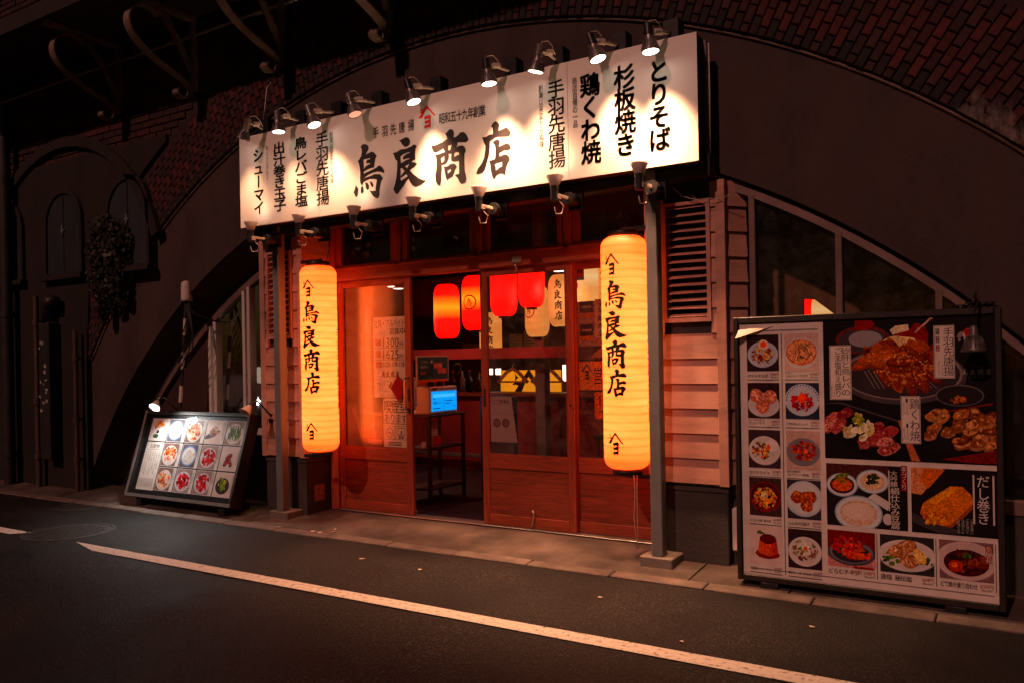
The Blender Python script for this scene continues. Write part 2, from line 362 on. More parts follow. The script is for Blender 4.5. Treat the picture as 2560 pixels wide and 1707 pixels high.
def thing(name, label, cat, loc=(0, 0, 0), group=None):
    o = bpy.data.objects.new(name, None); COL.objects.link(o); o.location = loc; o['_b'] = tuple(loc)
    o.empty_display_size = 0.1; o['label'] = label; o['category'] = cat
    if group: o['group'] = group
    return o
def tag(o, label, cat, group=None):
    o['label'] = label; o['category'] = cat
    if group: o['group'] = group
    return o
def struct(o): o['kind'] = 'structure'; return o
def B(name, x0, x1, y0, y1, z0, z1, m, parent=None, bev=0.004):
    return MB().box(x0, x1, y0, y1, z0, z1, bev=bev).build(name, m, parent, None if parent else ((x0 + x1) / 2, (y0 + y1) / 2, z0))

# ------------------------------------------------------------------ lettering
GL = {}
GSC = bpy.data.scenes.new('glyph_bench')
def glyph(ch, bold):
    k = (ch, bold)
    if k not in GL:
        cu = bpy.data.curves.new('g', 'FONT'); cu.body = ch; cu.size = 1.0; cu.offset = bold; cu.resolution_u = 3; cu.fill_mode = 'FRONT'
        o = bpy.data.objects.new('g', cu); GSC.collection.objects.link(o)
        with bpy.context.temp_override(scene=GSC, view_layer=GSC.view_layers[0]): dg = bpy.context.evaluated_depsgraph_get(); dg.update()
        me = bpy.data.meshes.new_from_object(o.evaluated_get(dg))
        vs = [(v.co.x, v.co.y) for v in me.vertices]; fs = [tuple(p.vertices) for p in me.polygons]
        if vs:
            x0 = min(v[0] for v in vs); x1 = max(v[0] for v in vs); y0 = min(v[1] for v in vs); y1 = max(v[1] for v in vs)
        else: x0 = x1 = y0 = y1 = 0
        GL[k] = (vs, fs, (x0, x1, y0, y1))
        bpy.data.objects.remove(o); bpy.data.curves.remove(cu); bpy.data.meshes.remove(me)
    return GL[k]
FULL = 0.92
def put_char(mb, ch, cx, cz, w, h, bold, place):
    """draws ch in the cell centred at (cx, cz); place maps (x, z) -> 3-D point"""
    vs, fs, (x0, x1, y0, y1) = glyph(ch, 0.0)
    if not fs: return
    em = FULL
    if ord(ch) < 0x250: ox, oy = (x0 + x1) / 2, 0.36
    else: ox, oy = 0.5, 0.38
    pts = []
    for x, y in vs:
        a, b = (x - ox) / em, (y - oy) / em
        if ch in 'ー〜～' and h < 0: pass
        pts.append((a, b))
    if ch in 'ー〜～' and place.vertical: pts = [(b, -a) for a, b in pts]
    k = bold * 0.85
    for dx, dz in (((0, 0),) if bold < .004 else ((-k, 0), (k, 0), (0, k), (0, -k)) if bold < .02 else ((-k, -k), (k, k), (-k, k), (k, -k), (0, 0))):
        mb.add([place(cx + (a + dx) * w, cz + (b + dz) * h) for a, b in pts], fs)
class Place:
    def __init__(s, fn, vertical): s.fn = fn; s.vertical = vertical
    def __call__(s, x, z): return s.fn(x, z)
def on_plane(Y, vertical=True): return Place(lambda x, z: (x, Y, z), vertical)
def vtext(mb, txt, x, ztop, zbot, w, bold, Y, fill=1.0):
    n = len(txt); ch = (ztop - zbot) / n; pl = on_plane(Y, True)
    for i, c in enumerate(txt): put_char(mb, c, x, ztop - (i + 0.5) * ch, w, ch * fill, bold, pl)
    return mb
def htext(mb, txt, x0, x1, zc, h, bold, Y, place=None):
    """spreads txt between x0 and x1"""
    pl = place or on_plane(Y, False); pl.vertical = False
    adv = [0.58 if ord(c) < 0x250 else 1.0 for c in txt]; tot = sum(adv); x = x0; k = (x1 - x0) / tot
    for c, a in zip(txt, adv):
        put_char(mb, c, x + a * k / 2, zc, k, h, bold, pl); x += a * k
    return mb

# brush characters of the shop name, outlines measured on the sign (px) and flattened onto the sign plane
SIGN_Y = -0.55
def outl(s): 
    t = [float(x) for x in s.replace(',', ' ').split()]; return [(t[i], t[i + 1]) for i in range(0, len(t), 2)]
BR = {}
def brush(ch, ox, oy, k, loops):
    L = []
    for outer, holes in loops:
        cv = lambda pts: [(lambda p: (p.x, p.z))(PYp(ox + x * k, oy + y * k, SIGN_Y)) for x, y in pts]
        L.append((cv(outl(outer)), [cv(outl(h)) for h in holes]))
    xs = [p[0] for o, _ in L for p in o]; zs = [p[1] for o, _ in L for p in o]
    cx, cz, w, h = (min(xs) + max(xs)) / 2, (min(zs) + max(zs)) / 2, max(xs) - min(xs), max(zs) - min(zs)
    nl = [([((x - cx) / h, (z - cz) / h) for x, z in o], [[((x - cx) / h, (z - cz) / h) for x, z in q] for q in hs]) for o, hs in L]
    BR[ch] = (nl, (cx, cz, w, h))
brush('鳥', 870, 340, .1148, [
 ('275,248 325,190 375,185 435,215 455,280 430,340 388,415 450,385 525,347 580,380 630,445 600,500 585,590 572,695 500,710 420,745 350,785 345,830 420,795 530,745 630,690 660,658 690,650 745,690 785,745 795,800 780,818 720,790 650,785 560,805 450,855 380,905 350,940 400,910 500,880 570,842 700,840 735,885 765,935 725,1000 705,1100 690,1200 690,1290 665,1360 630,1365 570,1335 520,1280 495,1230 455,1195 520,1205 600,1200 610,1100 632,960 570,942 480,945 400,980 340,1020 320,1070 300,1080 270,1030 265,930 270,800 255,680 235,595 215,560 255,510 290,440 303,360 300,290',
  ['342,525 480,488 475,520 430,520 395,570 400,605 440,605 478,597 485,620 420,645 370,695 350,730']),
 ('170,1075 230,1160 220,1290 190,1340 165,1330 125,1235 150,1170', []), ('305,1085 335,1130 348,1210 318,1272 280,1240 280,1150', []),
 ('375,1018 425,1030 460,1090 462,1150 430,1190 395,1150 385,1070', []), ('482,985 530,1020 558,1075 545,1130 510,1105 490,1050', [])])
brush('良', 970, 330, .1148, [
 ('238,195 270,185 340,145 395,122 445,135 475,175 485,235 470,290 430,320 368,340 350,315 305,280 285,230', []),
 ('108,468 180,450 285,388 390,378 470,340 510,325 545,285 600,287 628,325 600,375 593,480 600,610 525,645 520,660 590,672 635,702 590,760 490,830 480,850 560,930 680,1020 780,1060 825,1055 815,1090 720,1165 610,1210 540,1180 490,1110 450,1025 400,1090 340,1190 275,1270 215,1360 165,1345 118,1260 155,1140 185,1000 200,840 205,650 160,600 130,510',
  ['275,545 330,500 400,465 475,445 480,460 400,490 350,530 325,570 335,615 400,590 465,580 465,600 400,620 330,665 285,690 280,600', '372,755 430,725 465,697 440,760 420,800', '278,808 310,790 365,858 320,915 280,968', '275,1000 335,980 400,925 430,975 370,1015 290,1070 278,1040'])])
brush('商', 1070, 310, .1084, [
 ('75,500 130,508 200,490 290,445 320,440 445,355 430,290 398,235 440,200 475,150 525,120 580,150 602,210 590,320 640,310 690,270 750,205 825,195 880,240 920,310 938,380 875,435 800,428 688,432 675,500 650,550 720,515 800,503 850,540 872,600 870,650 848,690 840,850 848,1090 875,1180 887,1280 860,1350 775,1392 730,1350 690,1260 640,1210 622,1178 720,1160 715,1000 718,855 630,872 545,868 528,800 545,690 470,700 488,750 470,830 420,920 380,942 318,955 322,1060 305,1180 308,1300 285,1425 235,1420 180,1330 168,1200 195,1060 205,930 190,780 162,735 200,715 290,695 388,650 365,610 350,570 280,615 200,660 130,655 95,590',
  ['460,515 548,478 520,600 490,618 470,610', '297,800 380,745 375,850 350,885 315,905', '610,680 660,658 705,658 720,690 715,725 680,722 640,755 610,762']),
 ('355,1000 450,985 510,935 590,917 635,940 667,985 635,1040 610,1110 578,1180 565,1222 500,1240 435,1300 415,1250 390,1140 375,1040', ['450,1080 520,1042 538,1060 520,1110 485,1130 465,1160 455,1110'])])
brush('店', 1180, 290, .1148, [
 ('222,475 300,468 380,420 455,402 460,340 450,260 415,252 440,190 475,145 515,120 575,155 598,205 580,330 640,305 700,275 745,252 800,290 845,360 840,410 800,452 720,455 635,460 560,462 490,490 440,530 390,565 392,680 375,830 340,990 305,1110 285,1185 230,1250 150,1280 90,1262 135,1150 210,1050 265,920 285,780 297,660 260,590 240,520', []),
 ('455,572 510,535 570,517 610,565 600,610 588,675 650,650 740,600 795,610 835,660 843,725 775,755 700,750 650,785 597,812 605,885 650,865 710,840 775,855 820,910 827,960 790,1020 750,1110 735,1190 728,1270 710,1285 660,1258 600,1262 535,1305 490,1385 455,1350 420,1240 405,1150 400,1060 375,990 440,965 500,945 512,830 515,720 500,650 470,600',
  ['493,1068 540,1035 590,1025 660,1000 655,1060 655,1110 600,1130 525,1197 518,1110'])])
brush('#', 1030, 255, .05102, [
 ('735,180 790,240 900,360 1040,530 1180,675 1080,690 960,560 820,410 730,335 670,420 590,610 505,800 430,825 305,850 400,690 520,510 650,310', []),
 ('350,560 430,495 530,495 500,550 420,550 370,572', []), ('415,335 440,375 495,395 450,440 435,498 418,498', []),
 ('620,735 680,720 780,670 850,645 900,650 940,720 925,850 925,1200 885,1270 790,1265 720,1290 665,1330 620,1275 590,1195 660,1185 760,1125 830,1110 850,1060 820,1045 740,1060 665,1098 630,1040 610,965 700,940 790,890 845,855 820,835 740,850 655,890 610,840 602,780', [])])
def put_brush(mb, ch, cx, cz, w, h, place):
    nl, (_, _, bw, bh) = BR[ch]; kx = w / (bw / bh)
    for outer, holes in nl:
        loops = [outer] + holes; flat = [p for l in loops for p in l]
        tr = tessellate_polygon([[Vector((p[0], p[1], 0)) for p in l] for l in loops])
        if not getattr(place, 'curved', False): mb.add([place(cx + x * kx, cz + z * h) for x, z in flat], [tuple(t) for t in tr]); continue
        todo = [tuple((flat[i][0] * kx + cx, flat[i][1] * h + cz) for i in t) for t in tr]
        while todo:
            t = todo.pop(); ln = [abs(t[i][0] - t[(i + 1) % 3][0]) for i in range(3)]; i = ln.index(max(ln))
            if ln[i] < .018: mb.add([place(*p) for p in t], [(0, 1, 2)]); continue
            a, b, c = t[i], t[(i + 1) % 3], t[(i + 2) % 3]; m_ = ((a[0] + b[0]) / 2, (a[1] + b[1]) / 2); todo += [(a, m_, c), (m_, b, c)]

# ------------------------------------------------------------------ printed pictures (flat print in layers)
def rgb(r, g, b):
    f = lambda c: (c / 255 / 12.92) if c / 255 <= 0.04045 else ((c / 255 + 0.055) / 1.055) ** 2.4
    c = (f(r), f(g), f(b)); l = sum(c) / 3; k = 1.28
    return tuple(min(1, max(0, l + (x - l) * k)) * (1.12 if l < .6 else 1.0) for x in c)
class Print(MB):
    def __init__(s, place, step=0.00025): super().__init__(); s.col = (0, 0, 0); s.pl = place; s.d = 0.0; s.step = step
    def poly(s, pts, c):
        s.col = c; s.d += s.step
        tr = tessellate_polygon([[Vector((x, z, 0)) for x, z in pts]])
        s.add([s.pl(x, z, s.d) for x, z in pts], [tuple(t) for t in tr]); return s
    def rect(s, x0, z0, x1, z1, c): return s.poly([(x0, z0), (x1, z0), (x1, z1), (x0, z1)], c)
    def ell(s, cx, cz, rx_, rz_, c, n=22, clip=None, rot=0.0, wob=0.0):
        pts = []
        for i in range(n):
            t = 2 * math.pi * i / n; k = 1 + wob * (random.random() * 2 - 1)
            x, z = rx_ * math.cos(t) * k, rz_ * math.sin(t) * k
            x, z = x * math.cos(rot) - z * math.sin(rot), x * math.sin(rot) + z * math.cos(rot)
            x += cx; z += cz
            if clip: x = min(max(x, clip[0]), clip[2]); z = min(max(z, clip[1]), clip[3])
            pts.append((x, z))
        return s.poly(pts, c)
    def pile(s, cx, cz, rx_, rz_, cols, n=40, size=0.16, clip=None):
        """heap of small irregular morsels, light ones on top"""
        items = []
        for _ in range(n):
            t = random.random() * 6.283; q = math.sqrt(random.random())
            items.append((cx + rx_ * q * math.cos(t), cz + rz_ * q * math.sin(t), q))
        items.sort(key=lambda p: -p[2])
        for x, z, q in items:
            c = random.choice(cols); k = 0.65 + 0.6 * random.random() * (1.15 - q * 0.6)
            s.ell(x, z, rx_ * size * (0.6 + random.random()), rx_ * size * (0.4 + 0.7 * random.random()), tuple(min(1, v * k) for v in c), 7, clip, random.random() * 3, 0.25)
        return s
    def text(s, txt, x0, x1, zc, h, bold, c, vertical=False, z1=None):
        s.col = c; s.d += s.step; d = s.d
        if bold >= .004:
            for k in (-.4, .4, 0):
                e = (x1 - x0) * (1 if vertical else 1 / max(1, len(txt))) * bold * k; s.text(txt, x0 + e, x1 + e, zc, h, 0, c, vertical, z1)
            return s
        pl = Place(lambda x, z: s.pl(x, z, d), vertical)
        if vertical:
            n = len(txt); ch = (zc - z1) / n
            for i, q in enumerate(txt): put_char(s, q, (x0 + x1) / 2, zc - (i + .5) * ch, x1 - x0, min(ch, (x1 - x0) * 1.25), bold, pl)
        else: htext(s, txt, x0, x1, zc, h, bold, 0, pl)
        return s
def plane_xz(Y): return lambda x, z, d: (x, Y - d, z)

# ================================================================== GROUND
KY = -0.75                                               # where asphalt meets the kerb strip
g = MB().box(-90, 90, -60, 60, -0.3, -0.02).build('ground', 'ground'); struct(g)
g = MB()
nx, ny = 60, 16
xs = [-24 + 40 * i / nx for i in range(nx + 1)]; ys = [-11 + (11 + KY) * j / ny for j in range(ny + 1)]
def road_z(x, y): return 0.006 * math.sin(x * 1.3 + y) * math.sin(y * 1.7) * min(1, (KY - y) * 2) - 0.006 * max(0, min(1, (KY - y)))
g.add([(x, y, road_z(x, y)) for y in ys for x in xs], [(j * (nx + 1) + i, j * (nx + 1) + i + 1, (j + 1) * (nx + 1) + i + 1, (j + 1) * (nx + 1) + i) for j in range(ny) for i in range(nx)], True)
road = struct(g.build('road', 'asphalt'))
# painted edge line: two stretches with the manhole between
g = MB(); n = 60
for a, b in ((-6.12, 9.0),):
    vs = []
    for i in range(n + 1):
        x = a + (b - a) * i / n; j = 0.004 * random.random()
        y0, y1 = -1.868, -1.752
        if i == 0: vs += [(x + .28, y0, road_z(x, y0) + .007), (x - .16, y1, road_z(x, y1) + .007)]
        else: vs += [(x, y0 - j, road_z(x, y0) + .007), (x, y1 + j, road_z(x, y1) + .007)]
    g.add(vs, [(2 * i, 2 * i + 2, 2 * i + 3, 2 * i + 1) for i in range(n)])
vs = []
for i in range(13):
    x = -6.98 - 3.0 * i / 12; sag = 0.02 * (i / 12) ** 2 * 9
    vs += [(x + (.0 if i else -.1), -1.845 + sag * .6, road_z(x, -1.84) + .007), (x, -1.725 + sag * .6, road_z(x, -1.72) + .007)]
g.add(vs, [(2 * i, 2 * i + 2, 2 * i + 3, 2 * i + 1) for i in range(12)])
struct(g.build('road_marking', 'road_paint'))
# pavement: kerb stones and slabs
def pz(y): return 0.012 + max(0.0, (y + 0.64)) * 0.070
pave = bpy.data.objects.new('pavement', None); COL.objects.link(pave); struct(pave); pave['_b'] = (0, 0, 0)
x = -11.2; k = 0
while x < 2.6:
    L = 0.6; dz = random.uniform(-.002, .003)
    m = MB().box(x + .004, x + L - .004, KY + random.uniform(-.004, .004), -0.645, -0.05, 0.010 + dz, bev=0.006)
    m.v = [(a, b, c + (0.006 if (c > 0 and b > -.7) else 0)) for a, b, c in m.v]
    m.build('kerb_stone', 'kerb', pave); x += L
def slab(x0, x1, y0, y1):
    z0, z1 = pz(y0), pz(y1); n = 8; m = MB()
    vs = []
    for i in range(n + 1):
        xx = x0 + (x1 - x0) * i / n
        for j in range(5):
            yy = y0 + (y1 - y0) * j / 4; vs.append((xx, yy, pz(yy) + random.uniform(-.0015, .0015)))
    fs = [(i * 5 + j, (i + 1) * 5 + j, (i + 1) * 5 + j + 1, i * 5 + j + 1) for i in range(n) for j in range(4)]
    m.add(vs, fs, True)
    m.add([(x0, y0, z0), (x1, y0, z0), (x1, y0, -.05), (x0, y0, -.05)], [(0, 3, 2, 1)])
    m.add([(x0, y0, z0), (x0, y1, z1), (x0, y1, -.05), (x0, y0, -.05)], [(0, 1, 2, 3)]); m.add([(x1, y0, z0), (x1, y1, z1), (x1, y1, -.05), (x1, y0, -.05)], [(0, 3, 2, 1)])
    return m.build('paving_slab', 'concrete', pave)
for a, b in ((-11.2, -8.6), (-8.59, -7.1), (-7.09, -5.63), (-5.622, -1.735), (-1.725, -1.15), (-1.142, 0.3), (0.31, 2.6)): slab(a, b, -0.638, -0.042)

# ================================================================== VIADUCT
ACX, ACZ, AR = -3.81, -1.957, 5.80                       # big arch (edge of the plaster infill)
OCX, OCZ, OR = -3.82, -2.485, 5.454                      # opening in the infill
RT = 0.60                                                # ring thickness
BY = -0.30                                               # brick face
def ring_z(x, r=AR):
    d = r * r - (x - ACX) ** 2; return ACZ + math.sqrt(d) if d > 0 else -9
def open_z(x):
    d = OR * OR - (x - OCX) ** 2; return max(0.0, OCZ + math.sqrt(d)) if d > 0 else 0.0
def back_z(x):
    k = min(1, max(0, (-2.6 - x) / 2.4)); r = OR - .15 * k; d = r * r - (x - OCX) ** 2; return max(0.0, OCZ + math.sqrt(d)) if d > 0 else 0.0
SPX = -8.53                                              # springing
# --- brick arch ring
arch = thing('brick_arch', 'wide dark red brick arch ring curving over the whole shop', 'arch', (ACX, BY, 0))
m = MB(); n = 120; t0, t1 = R(38), R(144.2); vs = []
for i in range(n + 1):
    t = t0 + (t1 - t0) * i / n; c, s_ = math.cos(t), math.sin(t)
    for r in (AR - .002, AR + RT + .05): vs += [(ACX + r * c, BY + .022, ACZ + r * s_), (ACX + r * c, 0.2, ACZ + r * s_)]
fs = []
for i in range(n):
    a, b = i * 4, i * 4 + 4
    fs += [(a, b, b + 2, a + 2), (a, a + 1, b + 1, b)]
m.add(vs, fs, False); m.build('mortar_bed', 'mortar', arch)
PITCH = 0.057
ncol = int((t1 - t0) * AR / PITCH)
DARK = [(0.010, 0.006, 0.006), (0.014, 0.007, 0.007), (0.007, 0.005, 0.006)]
RED = [(0.050, 0.0065, 0.0065), (0.064, 0.008, 0.0075), (0.036, 0.0055, 0.006), (0.074, 0.010, 0.009), (0.026, 0.007, 0.007), (0.045, 0.012, 0.010)]
BROWN = [(0.030, 0.009, 0.008), (0.040, 0.013, 0.011)]
cand = []
for i in range(ncol):
    t = t0 + (i + .5) * PITCH / AR; r = AR
    segs = [(0.115, random.choice(DARK))] + [(0.113, None)] * 4 if i % 2 == 0 else [(0.058, random.choice(BROWN))] + [(0.113, None)] * 4 + [(.058, None)]
    for L, c in segs:
        c = c or random.choice(RED if random.random() < .88 else BROWN)
        k = random.uniform(.75, 1.25); cand.append((t, r + .004, min(r + L - .004, AR + RT), tuple(x * k for x in c)))
        r += L
def brick_shape(w, h, dp, bev=.005):
    """front-facing brick: front at y=0, centred in x and z"""
    b = bev; o = [(-w, -h), (w, -h), (w, h), (-w, h)]; q = [(-w + b, -h + b), (w - b, -h + b), (w - b, h - b), (-w + b, h - b)]
    vs = [(x, 0, z) for x, z in q] + [(x, b, z) for x, z in o] + [(x, dp, z) for x, z in o]
    fs = [(0, 1, 2, 3)] + [(i, 4 + i, 4 + (i + 1) % 4, (i + 1) % 4) for i in range(4)] + [(4 + i, 8 + i, 8 + (i + 1) % 4, 4 + (i + 1) % 4) for i in range(4)]
    return vs, fs
BMESH = {}
def brick_mesh(w, h):
    k = (round(w, 4), round(h, 4))
    if k not in BMESH:
        vs, fs = brick_shape(w, h, .05); me = bpy.data.meshes.new('brick'); me.from_pydata(vs, [], fs); me.materials.append(MATS['brick']); BMESH[k] = me
    return BMESH[k]
def brick_obj(parent, x, y, z, rot, w, h, c):
    o = bpy.data.objects.new('brick', brick_mesh(w, h)); COL.objects.link(o); o.parent = parent; pb = parent['_b']
    o.location = (x - pb[0], y - pb[1], z - pb[2]); o.rotation_euler = (0, rot, 0); o.color = (*c, 1); return o
def brick_rest(mb, x, y, z, rot, w, h, c):
    vs, fs = brick_shape(w, h, .05); cs, sn = math.cos(rot), math.sin(rot); mb.col = c
    mb.add([(x + a * cs + q * sn, y + b, z - a * sn + q * cs) for a, b, q in vs], fs)
def seen(p):
    d = Vector(p) - CAM; w = d.x * fx + d.y * fy
    if w < .3: return 0
    a = (d.x * rx + d.y * ry) / w * F; b = d.z / w * F
    return F / w if (-1300 < a < 1300 and b < 910) else 0
cand.sort(key=lambda q: -seen((ACX + q[1] * math.cos(q[0]), BY, ACZ + q[1] * math.sin(q[0]))))
rest = MB(); cnt = 0
for t, r0, r1, c in cand:
    rm = (r0 + r1) / 2; x, z = ACX + rm * math.cos(t), ACZ + rm * math.sin(t)
    y = BY + random.uniform(0, .008); w = PITCH * .5 - .0032; w = w * (rm / AR)
    if cnt < 290 and seen((x, BY, z)): brick_obj(arch, x, y, z, math.pi / 2 - t, round(w, 3), round((r1 - r0) / 2, 3), c); cnt += 1
    else: brick_rest(rest, x, y, z, math.pi / 2 - t, w, (r1 - r0) / 2, c)
o = rest.build('far_bricks', 'brick_far', arch); o['kind'] = 'stuff'
tube = []
for i in range(90):
    t = R(40) + (R(144.2) - R(40)) * i / 89; tube.append((ACX + (AR - .012) * math.cos(t), -.262, ACZ + (AR - .010) * math.sin(t)))
MB().tube(tube, 0.012, 6).build('drip_moulding', 'trim_brown', arch)
# lime run on the right haunch of the ring
m = MB(); m.col = (0, 0, 0); a0, a1 = R(48.0), R(53.5); vs = []; cs = []; n = 16
for i in range(n + 1):
    for j in range(9):
        t = a0 + (a1 - a0) * i / n; r = AR + .003 + .34 * j / 8
        vs.append((ACX + r * math.cos(t), BY - .004, ACZ + r * math.sin(t)))
        k = min(1, min(i, n - i) / 3) * (1 - (j / 8) ** 1.5); cs.append((k, k, k))
m.v = vs; m.f = [(i * 9 + j, (i + 1) * 9 + j, (i + 1) * 9 + j + 1, i * 9 + j + 1) for i in range(n) for j in range(8)]; m.sm = [True] * len(m.f); m.c = cs
m.build('lime_run', 'lime_stain', arch)
# --- spandrel wall of bricks above and beside the ring
wall = thing('viaduct_wall', 'dark brick viaduct wall above and left of the arch ring', 'wall', (-6, BY, 0))
m = MB(); vs = []; fs = []
RO = AR + RT
cols = [-15.0, SPX - .62] + [SPX - .6 + (3.2 - SPX + .6) * i / 110 for i in range(111)]
for xx in cols:
    zb = max(0.9, ring_z(xx, RO)) if xx > ACX - RO else 0.9
    vs += [(xx, BY + .02, zb), (xx, BY + .02, 8.5)]
fs = [(2 * i, 2 * i + 2, 2 * i + 3, 2 * i + 1) for i in range(len(cols) - 1)]
m.add(vs, fs); m.build('mortar_face', 'mortar', wall)
rest = MB(); CH, BL = 0.0675, 0.225; cand = []
row = 0; z = 2.25
while z < 6.2:
    xx = -11.1 + (BL / 2 if row % 2 else 0)
    while xx < 3.0:
        L = BL if row % 2 == 0 else BL
        r = math.hypot(xx + L / 2 - ACX, z + CH / 2 - ACZ)
        if r > RO + .07 and not (xx < -7.15 and z < 3.55): cand.append((xx + L / 2, z + CH / 2, L))
        xx += L
    z += CH; row += 1
cand.sort(key=lambda q: -seen((q[0], BY, q[1])))
cnt = 0
for xx, zz, L in cand:
    c = random.choice(RED + BROWN); k = random.uniform(.55, 1.05); c = tuple(v * k for v in c); y = BY + random.uniform(0, .008)
    if cnt < 280 and seen((xx, BY, zz)): brick_obj(wall, xx, y, zz, 0, round(L / 2 - .005, 3), round(CH / 2 - .005, 3), c); cnt += 1
    else: brick_rest(rest, xx, y, zz, 0, L / 2 - .005, CH / 2 - .005, c)
o = rest.build('far_bricks', 'brick_far', wall); o['kind'] = 'stuff'
# --- rendered pier at the left with a blind arch and blue shutters
pier = thing('viaduct_pier', 'stained rendered pier with a shallow blind arch left of the arch ring', 'pier', (-9.3, BY, 0))
m = MB()
poly = [(-14, -.05), (SPX, -.05), (SPX, ring_z(SPX))]
for i in range(14):
    xx = SPX + (1.42) * (i + 1) / 14; poly.append((xx, ring_z(xx, RO) + .02 if ring_z(xx, RO) > ring_z(SPX) else ring_z(SPX) + .02))
poly += [(-7.1, 3.62), (-14, 3.62)]
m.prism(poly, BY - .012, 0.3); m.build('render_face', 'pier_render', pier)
pts = []
for i in range(25):
    t = R(20) + R(140) * i / 24; pts.append((-8.9 + 1.75 * math.cos(t), BY - .02, 2.05 + 1.75 * math.sin(t)))
MB().strap(pts, (0, 1, 0), .06, .11).build('blind_arch', 'pier_render', pier)
def shutter(x, label):
    t = thing('arched_shutter', label, 'shutter', (x, BY - .02, 2.36), 'blue arched shutters on the pier')
    w, zt = .37, 2.93
    def arc(s, r): return [(x + r * math.cos(math.pi * i / 16), zt + r * math.sin(math.pi * i / 16)) for i in range(17)]
    outer = [(x + w, 2.36)] + arc(0, w) + [(x - w, 2.36)]; inner = [(x + w - .05, 2.38)] + arc(0, w - .05) + [(x - w + .05, 2.38)]
    MB().prism(outer, BY - .05, BY - .013, [inner]).build('frame', 'pier_render', t)
    for s in (-1, 1):
        lf = [(x + s * .006, 2.385)] + [(x + s * .006 + s * (w - .06) * math.sin(math.pi / 2 * i / 8), zt + (w - .05) * math.cos(math.pi / 2 * i / 8)) for i in range(9)] + [(x + s * (w - .054), 2.385)]
        MB().prism(lf if s > 0 else lf[::-1], BY - .03, BY - .013).build('leaf', 'shutter_blue', t)
    l = MB().box(x - .03, x + .03, BY - .045, BY - .03, 2.84, 2.86); l.box(x - .01, x + .01, BY - .05, BY - .03, 2.81, 2.9); l.build('latch', 'aluminium', t)
    MB().box(x - w - .03, x + w + .03, BY - .09, BY - .013, 2.31, 2.36).build('sill', 'pier_render', t)
shutter(-7.72, 'blue arched shutter nearest the arch ring, half hidden by ivy')
shutter(-8.89, 'blue arched shutter in the middle of the rendered pier')
shutter(-10.08, 'blue arched shutter at the left edge of the picture')
# ivy
m = MB()
for _ in range(1500):
    q = math.sqrt(random.random()); t = random.random() * 6.283; a, b = q * math.cos(t), q * math.sin(t)
    gx, gz, gr, gh = random.choice(((-8.1, 2.78, .22, .15), (-7.9, 2.68, .26, .18), (-8.15, 2.55, .24, .2), (-7.85, 2.45, .2, .24), (-8.05, 2.3, .17, .26), (-7.92, 2.12, .11, .22), (-8.2, 2.33, .09, .3), (-7.75, 2.6, .14, .12), (-8.08, 1.98, .05, .2), (-7.78, 2.2, .05, .25)))
    x = gx + gr * a; z = gz + gh * b
    y = BY - .03 - .16 * (1 - q * q) * random.random() - .03 * random.random()
    s_ = random.uniform(.020, .038); t = random.random() * 6.28; n1 = Vector((math.cos(t), random.uniform(-.5, .5), math.sin(t) - .5)).normalized(); n2 = n1.cross(Vector((random.uniform(-.5, .5), 1, random.uniform(-.5, .5)))).normalized()
    p = Vector((x, y, z)); m.add([p - n1 * s_, p + n2 * s_ * .75, p + n1 * s_, p - n2 * s_ * .75], [(0, 1, 2, 3)])
iv = thing('ivy', 'clump of dark ivy hanging from the pier beside the arch ring', 'plant', (-8.0, BY, 2.2)); m.build('foliage', 'leaf', iv)
mm = MB()
for i in range(7): mm.tube([(-8.0 + .05 * i - .15, BY - .02, 2.95 - .05 * i), (-8.05 + .07 * i - .15, BY - .07, 2.6), (-8.1 + .09 * i - .1, BY - .04, 2.05 + .03 * i)], .006, 5)
mm.build('stem', 'pipe_brown', iv)
# pipes on the pier
def pipe(x, r, z0, z1, m_, label, y=BY - .09):
    t = thing('downpipe', label, 'pipe', (x, y, z0))
    MB().cyl((x, y, z0), (x, y, z1), r, n=12).build('pipe', m_, t)
    for zz in (z0 + .35, z0 + (z1 - z0) * .45, z1 - .3):
        q = MB().cyl((x, y, zz - .03), (x, y, zz + .03), r + .012, n=12); q.box(x - .012, x + .012, y, BY - .012, zz - .012, zz + .012); q.build('collar', m_, t)
    return t
pipe(-9.92, .062, 0.02, 4.35, 'pipe_dark', 'thick black downpipe running the full height at the far left', BY - .12)
pipe(-9.36, .030, 0.02, 2.15, 'pipe_brown', 'thin brown downpipe below the middle arched shutter')
pipe(-8.60, .024, 0.02, 1.75, 'pipe_brown', 'thin brown pipe beside the left foot of the arch')
mc = thing('meter_box', 'dark meter box on the pier covered in small pale stickers', 'meter box', (-9.12, BY - .06, .35))
MB().box(-9.22, -9.02, BY - .15, BY - .013, .35, 1.85, bev=.012).build('cabinet', 'pipe_dark', mc)
MB().tube([(-9.12, BY - .09, 1.85), (-9.12, BY - .1, 2.0), (-9.05, BY - .11, 2.08), (-8.95, BY - .1, 2.06)], .07, 10).build('elbow', 'pipe_dark', mc)
for i in range(16):
    a, b = -9.2 + .14 * random.random(), .75 + 1.0 * random.random(); s, q = random.uniform(.02, .045), random.uniform(.015, .04)
    MB().box(a - s / 2, a + s / 2, BY - .152 - .0003 * i, BY - .150, b - q / 2, b + q / 2).build('sticker', 'sticker', mc)
